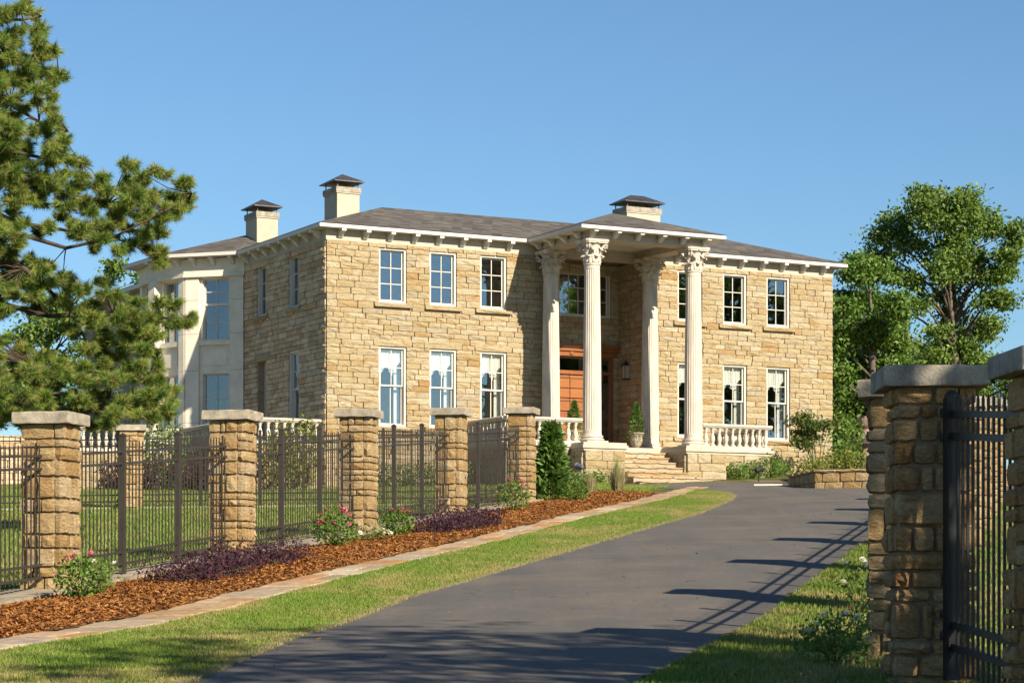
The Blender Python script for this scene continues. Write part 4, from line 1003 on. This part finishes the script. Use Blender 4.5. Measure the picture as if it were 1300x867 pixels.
# the pine
PINE = [(8,10,18,10),(30,4,14,6),(20,30,22,9),(10,55,18,12),(48,47,18,9),(20,80,20,10),(52,85,16,11),(48,103,20,9),(40,120,18,8),(8,108,14,14),(60,146,20,13),(78,157,12,8),(62,168,24,11),(18,178,20,13),(36,195,28,13),(92,205,20,12),(12,222,18,13),(58,222,22,9),(110,238,22,11),(135,228,14,8),(165,205,16,10),(200,215,10,8),(237,229,9,10),(212,242,18,8),(175,232,22,10),(147,250,20,9),(30,245,24,11),(193,258,18,8),(10,290,18,18),(134,285,24,14),(193,274,20,9),(222,281,13,9),(95,288,14,10),(168,297,16,9),(28,320,24,13),(68,322,16,10),(150,317,14,9),(188,320,14,9),(168,332,12,7),(56,345,26,11),(100,362,28,14),(131,353,16,13),(137,375,18,11),(20,352,15,8),(174,397,22,12),(206,393,16,11),(234,395,10,11),(222,408,14,8),(156,406,18,9),(125,422,20,12),(168,434,20,12),(187,449,12,11),(134,460,24,11),(168,466,24,11),(203,481,14,8),(187,486,18,9),(31,487,26,11),(62,500,26,11),(19,518,22,12),(103,484,20,11),(131,490,26,13),(106,515,26,13),(174,508,24,11),(200,511,14,11),(222,512,9,12),(156,527,24,11),(193,527,16,9),(9,440,10,8),(8,468,10,6),(60,530,28,9),(-30,60,30,30),(-40,160,30,30),(-30,260,30,30),(-40,360,30,30),(-30,480,30,25)]
PDT = 46.
random.seed(9)
OUT = [(-60,-20),(45,-5),(32,14),(70,46),(56,66),(73,85),(70,106),(50,126),(76,140),(92,160),(115,203),(102,214),(128,226),(150,222),(163,193),(186,200),(210,204),(202,220),(246,220),(226,250),(238,272),(206,290),(192,302),(203,316),(172,336),(150,326),(138,302),(112,308),(96,296),(70,300),(66,282),(40,276),(26,300),(62,318),(92,348),(120,342),(146,352),(160,384),(200,378),(247,384),(240,408),(214,420),(184,426),(196,450),(200,470),(222,480),(214,496),(234,508),(226,532),(120,545),(-60,545)]
HOLES = [(52,270,26,10),(112,322,18,12),(6,400,14,36),(60,410,42,26),(20,345,10,8),(85,300,14,8),(75,440,40,12),(30,136,14,10),(28,205,10,6),(60,250,12,8),(10,310,8,6),(130,395,10,8),(40,160,8,6),(90,455,20,8)]
def inside(x, y):
    c = False; n = len(OUT)
    for i in range(n):
        (x0, y0), (x1, y1) = OUT[i], OUT[i-1]
        if (y0 > y) != (y1 > y) and x < (x1-x0)*(y-y0)/(y1-y0)+x0: c = not c
    return c
PINE = [(a, b, 10, 8) for a, b, c, d in PINE if c < 25 and inside(a, b)] + [(4+13*k, 522+(k*7) % 18, 16, 9) for k in range(6)] + [(2+16*k, 505+(k*5) % 12, 16, 9) for k in range(5)]
tries = 0
while len(PINE) < 560 and tries < 40000:
    tries += 1; x, y = random.uniform(-60, 246), random.uniform(-20, 540)
    if not inside(x, y): continue
    if any(((x-h[0])/h[2])**2 + ((y-h[1])/h[3])**2 < 1 for h in HOLES) and random.random() < .85: continue
    if any((x-q[0])**2 + ((y-q[1])*1.3)**2 < 46 for q in PINE): continue
    PINE.append((x, y, random.uniform(10, 18), random.uniform(6, 10)))
random.seed(5)
pb = AT(-75, 640, PDT); pb = Vector((pb.x, PDT, gz(pb.x, PDT)))
pine = thing('pine_tree', pb, 0, 'tall pine with drooping needle boughs behind the fence', 'tree')
tr = MB(); top = AT(-60, -120, PDT) - pb
trunk = [Vector((0,0,-.3)), top*.3+Vector((.1,0,0)), top*.6, top]
tr.tube(trunk, [.34,.28,.2,.08], 10)
mains = [((40,462),(70,476),(120,470),(185,480)), ((30,340),(85,390),(110,440),(160,430)), ((60,400),(140,395),(190,400),(235,398)), ((20,220),(60,235),(130,250),(235,235)), ((10,130),(45,150),(80,160)), ((5,60),(30,62),(60,48)), ((30,300),(90,320),(150,310),(220,280)), ((20,500),(80,500),(140,505),(220,512)), ((0,20),(20,15),(40,5)), ((10,190),(60,200),(100,205)), ((20,280),(100,290),(160,300)), ((60,520),(150,527),(190,527))]
nodes = []
for path_ in mains:
    dy = random.uniform(-1.1, 1.1); pts = []
    z0 = (760-path_[0][1])/3041*PDT + .5; f = min(.98, max(.05, (z0-pb.z)/(top.z)))
    pts.append(top*f)
    for i, (px, py) in enumerate(path_):
        q = AT(px, py, PDT) - pb; q.y = dy*(i+1)/len(path_); pts.append(q); nodes.append((q, .03))
    n = len(pts); tr.tube(pts, [.06*(1-.8*i/(n-1)) for i in range(n)], 7)
tuft_c = []; tuft_d = []
for (px, py, rx, ry) in PINE:
    q = AT(px, py, PDT) - pb; s = PDT/3041
    near = min(nodes, key=lambda t: (t[0].x-q.x)**2 + (t[0].z-q.z)**2)[0]
    q.y = near.y + random.uniform(-1.1, 1.1)
    tr.tube([near, near.lerp(q, .5)+Vector((0,0,random.uniform(-.1,.1))), q], [.014,.011,.006], 4)
    n = random.randint(22, 30)
    for k in range(n):
        a = RNG.normal(size=3); a /= np.linalg.norm(a); r = .35+.65*RNG.random()
        c = np.array([q.x + a[0]*rx*s*r, q.y + a[1]*rx*s*r*1.2, q.z + a[2]*ry*s*r]); tuft_c.append(c)
        d = a*np.array([1,1,.6]) + np.array([.25, 0, .45]) + RNG.normal(size=3)*.25; tuft_d.append(d/np.linalg.norm(d))
        if k % 3 == 0: tr.tube([q, Vector(c)], [.012,.006], 3)
tuft_c = np.array(tuft_c); tuft_d = np.array(tuft_d)
tr.build('trunk', M['bark'], pine, smooth=True)
NN = 46; nt_ = len(tuft_c)
C = np.repeat(tuft_c, NN, 0) - np.repeat(tuft_d, NN, 0)*RNG.uniform(0,.14,(nt_*NN,1)); Dv = np.repeat(tuft_d, NN, 0)*.95 + RNG.normal(size=(nt_*NN,3))*.5
Dv /= np.linalg.norm(Dv, axis=1)[:,None]; ln_ = RNG.uniform(.10,.18,(nt_*NN,1)); Sd = np.cross(Dv, RNG.normal(size=(nt_*NN,3))); Sd /= np.linalg.norm(Sd, axis=1)[:,None]
tip = C + Dv*ln_; tip[:,2] -= .02
q = np.stack([C-Sd*.0056, C+Sd*.0056, tip], 1).reshape(-1,3)
nparr('crown', q, 3, M['pine'], pine, np.clip(np.repeat(RNG.random(nt_)*.75, NN) + RNG.random(nt_*NN)*.25, 0, .999))
print('pine needles', nt_*NN)

def shrub(name, pos, rx, ry, rz, n, leaf, mat, label, group=None, cat='shrub', stems=10, aspect=.5, flowers=None, nf=0, fs=.05, spiky=0., sub=.05, fpos=None):
    t = thing(name, pos, random.uniform(0,6), label, cat, group)
    m = MB()
    cl = []
    for k in range(stems):
        a = random.uniform(0, 6.283); r = random.uniform(.25,.9); e = Vector((math.cos(a)*r*rx, math.sin(a)*r*ry, rz*random.uniform(.9,1.75)*(1.12-.5*r)))
        m.tube([(0,0,-.03), (e.x*.4, e.y*.4, e.z*.55), e], [.012,.009,.004], 4); cl.append(e)
    m.build('stem', M['stem'], t)
    d = RNG.normal(size=(n,3)); d /= np.linalg.norm(d, axis=1)[:,None]; d *= RNG.uniform(.45,1.,(n,1))**.6
    lump = 1 + .22*np.sin(d[:,0:1]*7+RNG.random()*6)*np.cos(d[:,1:2]*6+RNG.random()*6)
    c = np.array([0,0,rz]) + d*np.array([rx,ry,rz])*lump + RNG.normal(size=(n,3))*sub; c[:,2] = np.maximum(c[:,2], .01)
    nparr('foliage', leaf_quads(c, n, leaf, spiky, aspect), 4, mat, t, RNG.random(n))
    if flowers:
        me = flower_mesh(flowers, fs)
        for k in range(nf):
            a = random.uniform(0,6.283); el = random.uniform(.0,1.2); q = Vector((math.cos(a)*math.cos(el)*rx*1.03, math.sin(a)*math.cos(el)*ry*1.03, rz + math.sin(el)*rz*1.1))
            obj('flower', me, t, q, (random.uniform(-.9,.9), random.uniform(-.9,.9), a), [random.uniform(.7,1.2)]*3)
    return t
_fm = {}
def flower_mesh(mat, s):
    k = (mat, s)
    if k in _fm: return _fm[k]
    m = MB()
    for ring, (n, r, zz, tilt) in enumerate(((6,1.,.0,.35),(5,.72,.25,.7),(4,.42,.45,1.1))):
        for i in range(n):
            a = 6.283*i/n + ring*.6; c, si = math.cos(a), math.sin(a); m.cur = random.random()
            w = .55*r*s; z0 = zz*s; l = r*s*math.cos(tilt); z1 = z0 + r*s*math.sin(tilt)
            m.add([(0,0,z0*.4),(c*l*.6-si*w, si*l*.6+c*w, (z0+z1)*.5),(c*l, si*l, z1),(c*l*.6+si*w, si*l*.6-c*w, (z0+z1)*.5)], [(0,3,2,1)])
    _fm[k] = m.mesh('flower', M[mat]); return _fm[k]
random.seed(11)
# roses in the bed
def rose(u, v, r, h, label, nf=9, fl='pink', n=950, group='rosebushes in the mulch bed', fs=.05): return shrub('rose_bush', P(u, v, .06), r*.9, r*.9, h*.44, n, .055, M['roseleaf'], label, group, 'rosebush', 9, .6, fl, nf, fs, .2, .04)
rose(26.9, -11.35, .36, .62, 'pink rosebush at the foot of the lowest fence pillar', 6)
rose(37.2, -11.35, .38, .72, 'large pink rosebush in front of the third fence pillar', 13)
rose(40.3, -11.15, .30, .56, 'small pink rosebush beside the white roses', 6)
rose(50.1, -11.3, .40, .82, 'pink rosebush at the upper end of the short purple row', 15)
rose(55.6, -11.0, .30, .6, 'small rosebush standing in front of the young cedar', 3)
rose(38.6, -11.2, .42, .34, 'low white rosebush between the two pink rosebushes', 8, 'wpetal', 260)
rose(29.1, -12.0, .3, .36, 'straggly white rose against the fence footing', 3, 'wpetal', 120)
# purple shrubs
ends = ('at the downhill end of', 'second from the downhill end of', 'in the middle of', 'second from the uphill end of', 'at the uphill end of')
for k in range(5): shrub('purple_shrub', P(29.3 + 1.02*k, -11.0 + .06*math.sin(k*2) - .03*k, .05), .52+.05*(k % 2), .42, .125+.03*((k*2) % 3)/2, 1500, .055, M['purple'], 'low purple leaved shrub ' + ends[k] + ' the long row', 'purple shrubs of the long row', stems=16, aspect=.4, spiky=.6, sub=.085)
for k in range(4): shrub('purple_shrub', P(41.4 + .9*k, -10.8 + .08*k, .05), .50, .44, .145+.03*(k % 2), 1300, .06, M['purple'], 'low purple leaved shrub ' + (ends[0], ends[1], ends[3], ends[4])[k] + ' the short row further uphill', 'purple shrubs of the short row', stems=16, aspect=.4, spiky=.6, sub=.085)
# purple hedge and shrubs at the foot of the house
for k in range(6):
    x, y = hw(-2.9 - .15*k + (0 if k < 3 else -.9), -.2 + 1.25*k); shrub('purple_shrub', (x, y, gz(x, y)), .75, .75, .5, 700, .11, M['purple'], 'purple shrub ' + ('at the front corner','one along from the front corner','two along from the front corner','midway along','near the bay end','at the bay end')[k] + ' of the side terrace foot', 'purple shrubs by the terrace', sub=.08)
for k, X in enumerate((-.9, -1.7)):
    x, y = hw(X, -.5); shrub('young_shrub', (x, y, gz(x, y)), .55, .45, 1.15-.2*k, 700, .13, M['lime_bush'], ('tall bright green shrub before the side terrace balustrade', 'bright green shrub beside the terrace corner')[k], 'bright shrubs by the side terrace', sub=.1)
x, y = hw(-3.8, 3.8); shrub('young_shrub', (x, y, gz(x, y)), .9, .8, 1.05, 1200, .13, M['bush'], 'dark green shrub in front of the bay window', None, sub=.1)
for k in range(4):
    x, y = hw(1.2 + .95*k, -1.1); shrub('foundation_shrub', (x, y, gz(x, y)), .55, .5, .38, 600, .10, M['bush'], 'round green foundation shrub ' + ('at the front corner of the house','below the lower window nearest the house corner','between the two corner windows','below the middle window beside the porch')[k], 'foundation shrubs', sub=.06)
for k in range(4):
    x, y = hw(5.0 + .65*k, -3.75 - .12*k); shrub('foundation_shrub', (x, y, gz(x, y)), .42, .38, .2, 450, .08, M['bush'], 'low green shrub before the porch wall, ' + ('behind the young cedar','one along from the cedar','one along from the grey floodlight','beside the grey floodlight')[k], 'low shrubs by the porch', sub=.05)
for k, (X, Y, r) in enumerate(((12.3,-3.6,.42),(13.0,-3.5,.42),(13.75,-3.35,.5),(14.5,-2.7,.45),(15.2,-1.2,.5))):
    x, y = hw(X, Y); shrub('foundation_shrub', (x, y, gz(x, y)), r, r*.9, .26 if k != 2 else .34, 600, .08, M['bush'], ('small green shrub touching the step pedestal','green shrub beside the black floodlight','larger green shrub under the balustrade corner','green shrub under the window sill','green shrub at the foot of the wall near the tall nandina')[k], None, sub=.05)
# nandina and yellow green shrubs by the planter wall
x, y = hw(16.35, -2.2)
t = thing('nandina', (x, y, gz(x, y)), 0, 'tall layered nandina shrub against the house corner', 'shrub')
m = MB(); cl = []
for k in range(12):
    a = random.uniform(0,6.283); e = Vector((math.cos(a)*random.uniform(.1,.75), math.sin(a)*.5, random.uniform(.9,2.0))); m.tube([(e.x*.15, e.y*.15, 0), (e.x*.5, e.y*.5, e.z*.6), e], [.018,.014,.006], 5); cl.append((e.x, e.y, e.z, .34, .3, .12, 1))
m.build('stem', M['stem'], t); c = clump_points(cl, 10, 24, .12); nparr('foliage', leaf_quads(c, len(c), .13, .1, .4), 4, M['nandina'], t, RNG.random(len(c)))
for k, (px, d, r, h) in enumerate(((1030,69,.55,.62),(1052,69.6,.55,.66),(1075,67.5,.5,.9),(1092,67,.5,.75))):
    p = AT(px, 600, d); shrub('yellow_green_shrub', (p.x, d, gz(p.x, d)+.1), r, r, h/2, 700, .09, M['lime_bush'], ('yellow green shrub below the nandina','yellow green shrub at the house corner','yellow green shrub behind the planter wall coping','yellow green shrub in front of the tiered fountain')[k], None, spiky=.4, sub=.07)
p = AT(1090, 560, 71.5); shrub('young_shrub', (p.x-.35, 71.5, gz(p.x, 71.5)), .5, .5, 1.0, 600, .13, M['bush'], 'leafy green shrub rising beside the tiered fountain', None, sub=.1)
p = AT(1099, 560, 72.5)
f = thing('tiered_fountain', (p.x, 72.5, gz(p.x, 72.5)), 0, 'weathered tiered stone fountain half hidden behind the gate side pillar', 'fountain')
m = MB(); m.lathe([(.7,0),(.7,.55),(.78,.6),(.78,.66),(.62,.66),(.60,.3)], 24); m.build('basin', M['terra'], f)
m = MB(); m.lathe([(.2,.2),(.16,.5),(.12,.8),(.16,1.0),(.14,1.3),(.08,1.6),(.1,1.9)], 14); m.build('stem', M['terra'], f)
for z, r in ((1.1,.5),(1.65,.3)):
    m = MB(); m.lathe([(.1,z-.15),(r*.7,z-.05),(r,z+.12),(r*1.04,z+.16),(r*.9,z+.15),(.1,z+.02)], 24, mod=lambda i, zz: 1+.05*math.cos(i*math.pi/2)); m.build('bowl', M['terra'], f)
# young cedar
def cone_tree(name, pos, r, h, n, leaf, mat, label, cat, group=None, parent=None, loc=None, base=.0, ragged=0.):
    s = RNG.random(n)**.75; a = RNG.uniform(0, 6.283, n); tier = .82 + .22*np.sin(s*38) + .15*np.sin(a*7+s*20)
    rr = r*(1-s)**.85*tier*RNG.uniform(.35, 1, n)**.5*(1 - ragged*RNG.random(n)*(.5+.5*np.sin(a*5+s*31))); c = np.stack([np.cos(a)*rr, np.sin(a)*rr, base + h*s*.98 + .02], 1)
    d = np.stack([np.cos(a), np.sin(a), np.full(n, .45)], 1) + RNG.normal(size=(n,3))*.45; d /= np.linalg.norm(d, axis=1)[:,None]
    e = np.cross(d, RNG.normal(size=(n,3))); e /= np.linalg.norm(e, axis=1)[:,None]; l = leaf*RNG.uniform(.6,1.3,(n,1))
    return np.stack([c-e*l*.12, c+d*l*.5+e*l*.16, c+d*l, c+d*l*.5-e*l*.16], 1).reshape(-1,3)
p = P(57.0, -11.9)
t = thing('cedar_tree', p, 0, 'young conical cedar beside the end pillar of the fence', 'tree')
nparr('foliage', cone_tree('c', None, .56, 1.85, 3000, .24, None, None, None, ragged=.5), 4, M['cedar'], t, RNG.random(3000))
m = MB(); m.tube([(0,0,-.1),(0,0,1.6)], [.05,.01], 6); m.build('trunk', M['bark'], t)
# ornamental grasses
for k, (px, d, hgt) in enumerate(((748,62.5,.62),(783,64.5,.85))):
    p = AT(px, 620, d); t = thing('ornamental_grass', (p.x, d, gz(p.x, d)), 0, ('tan clump of ornamental grass near the cedar','tall tan and green clump of ornamental grass near the steps')[k], 'grass clump', None)
    n = 420; a = RNG.uniform(0,6.283,n); l = RNG.uniform(.5,1.,n)*hgt; le = np.abs(RNG.normal(0,.28,n)); bx, by_ = np.cos(a)*RNG.random(n)*.12, np.sin(a)*RNG.random(n)*.12
    q = np.stack([np.stack([bx-np.sin(a)*.012, by_+np.cos(a)*.012, 0*a], 1), np.stack([bx+np.sin(a)*.012, by_-np.cos(a)*.012, 0*a], 1), np.stack([bx+np.cos(a)*le*l, by_+np.sin(a)*le*l, l], 1)], 1).reshape(-1,3)
    nparr('blades', q, 3, M['tan'], t, RNG.random(n))
    n = 60*(k+1); a = RNG.uniform(0,6.283,n); l = RNG.uniform(.7,1.25,n)*hgt; le = np.abs(RNG.normal(0,.15,n))
    q = np.stack([np.stack([-np.sin(a)*.012, np.cos(a)*.012, 0*a], 1), np.stack([np.sin(a)*.012, -np.cos(a)*.012, 0*a], 1), np.stack([np.cos(a)*le*l, np.sin(a)*le*l, l], 1)], 1).reshape(-1,3)
    nparr('green_blades', q, 3, M['bush'], t, RNG.random(n))
# white roses by the gate pillars
shrub('rose_bush', P(19.35, -1.72, 0), .30, .30, .20, 700, .045, M['bush'], 'dark white flowered rosebush at the foot of the gate pillars', 'white rosebushes by the gate', 'rosebush', 12, .6, 'wpetal', 8, .045, .1, .04)
shrub('rose_bush', P(22.4, -1.78, 0), .24, .24, .36, 260, .055, M['bush'], 'thin upright white rosebush beyond the gate pillars', 'white rosebushes by the gate', 'rosebush', 8, .6, 'wpetal', 5, .05, .1, .05)
shrub('rose_bush', P(39., -1.7, 0), .5, .5, .55, 300, .08, M['bush'], 'rosebush on the verge further up the gate side fence', None, 'rosebush', 8, .6, 'wpetal', 4, .05, .1, .05)

# ------------------------------------------------------------------ porch pots, lantern, floodlights
def potted(X, Y, label):
    x, y = hw(X, Y); t = thing('potted_topiary', (x, y, PFL), 0, label, 'potted plant', 'topiary urns on the porch')
    m = MB(); m.lathe([(.13,0),(.14,.03),(.09,.06),(.08,.1),(.15,.18),(.21,.32),(.20,.42),(.22,.50),(.27,.55),(.27,.58),(.22,.58),(.20,.5)], 20, mod=lambda i, z: 1 + (.03*math.cos(i*math.pi) if .12 < z < .45 else 0)); m.build('urn', M['urn'], t)
    nparr('topiary', cone_tree('c', None, .30, .95, 2200, .08, None, None, None, base=.55), 4, M['cedar'], t, RNG.random(2200))
    c = np.stack([RNG.normal(0,.16,240), RNG.normal(0,.16,240), RNG.uniform(.36,.64,240)], 1); r = np.hypot(c[:,0], c[:,1]); c[:,:2] *= (np.maximum(r,.24)/r)[:,None]
    nparr('trailing_leaves', leaf_quads(c, 240, .06), 4, M['lime_bush'], t, RNG.random(240))
potted(10.25, -.95, 'conical topiary in a fluted stone urn at the head of the steps'); potted(8.05, -.85, 'conical topiary in an urn behind the porch balusters')
lt = thing('wall_lantern', (0,0,0), 0, 'black wall lantern beside the wooden entrance door', 'lantern')
x, y = hw(RX1-.12, .85); lt.location = (x, y, 7.15); lt.rotation_euler = (0,0,TH)
m = MB()
for a, b in ((-.10,-.10),(.085,-.10),(-.10,.085),(.085,.085)): m.box(a, a+.016, b, b+.016, 0, .42)
m.box(-.11,.11,-.11,.11,-.03,0); m.prism([(-.12,-.12),(.12,-.12),(.12,.12),(-.12,.12)], .42, .45)
m.add([(-.12,-.12,.45),(.12,-.12,.45),(.12,.12,.45),(-.12,.12,.45),(0,0,.58)], [(0,1,4),(1,2,4),(2,3,4),(3,0,4)]); m.tube([(0,0,.55),(.02,0,.64),(.10,0,.60),(.12,0,.45)], .014, 6)
m.build('lantern_frame', M['lampmetal'], lt)
m = MB(); m.box(-.085,.085,-.085,.085,.001,.418); m.build('lantern_glass', M['lampglass'], lt)
def flood(px, py, d, rz, mat, label):
    p = AT(px, py, d); g0 = gz(p.x, d); t = thing('floodlight', (p.x, d, g0), rz, label, 'floodlight'); h = p.z - g0
    m = MB(); m.tube([(0,0,-.1),(0,0,h)], .018, 6); m.build('stake', M[mat], t)
    m = MB(); m.lathe([(.04,-.14),(.07,-.12),(.085,-.04),(.09,.10),(.10,.115),(.085,.12)], 16); o = m.build('lamp_head', M[mat], t, (0,0,h)); o.rotation_euler = (math.radians(-75), 0, 0)
flood(963, 596, 71.2, -.9, 'lampmetal', 'black ground floodlight aimed at the wall by the balustrade'); flood(736, 592, 71.3, .9, 'greymetal', 'grey ground floodlight beside the step pedestal')

# ------------------------------------------------------------------ trees behind and to the right of the photographer (they shade the gate and show in the panes)
def round_crown(x, y, z, r, n, seed):
    rr = random.Random(seed); out = []
    for k in range(n):
        a = rr.uniform(0,6.283); e = rr.uniform(-.6,1.2); q = rr.uniform(.45,1)*r; out.append((x+math.cos(a)*math.cos(e)*q, y+math.sin(a)*math.cos(e)*q, z+math.sin(e)*q*1.0, r*.34, r*.34, r*.24, 1.))
    return out
z0 = gz(10.6, 7.)
tree('street_tree', (10.6, 7.0, z0), (10.4, 7.2, z0+10), round_crown(10.4, 7.0, 7.2, 4.3, 46, 3), M['oak'], M['greybark'], .3, 6, 20, .28, .24, 'broad shade tree beside the street end of the gate', group='street trees', shell=.3)
tree('street_tree', (9.9, 9.3, gz(9.9, 9.3)), (9.8, 9.4, 6.2), round_crown(9.7, 9.4, 6.0, 1.9, 18, 8), M['oak'], M['greybark'], .16, 5, 15, .2, .18, 'smaller shade tree close to the gate', group='street trees', shell=.3)
tree('street_tree', (6.5, 0., gz(6.5, 0)), (6.6, 0., 9), round_crown(6.5, .5, 7., 3.6, 30, 4), M['oak'], M['greybark'], .3, 12, 26, .28, .24, 'shade tree on the street edge behind the gate', group='street trees', shell=.3)
for k, (x, y, r, zc) in enumerate(((38.5,52.5,5,10),(46,58,7,13),(55,62,7,14),(62,70,7,14),(50,52,6,12))):
    z0 = gz(x, y); tree('street_tree', (x, y, z0), (x, y, zc+2), round_crown(x, y, zc, r, 34, 60+k), M['oak'], M['greybark'], .35, 10, 22, .4, .4, 'woodland tree standing beyond the gate side fence', group='woodland trees beyond the fence', shell=.2)
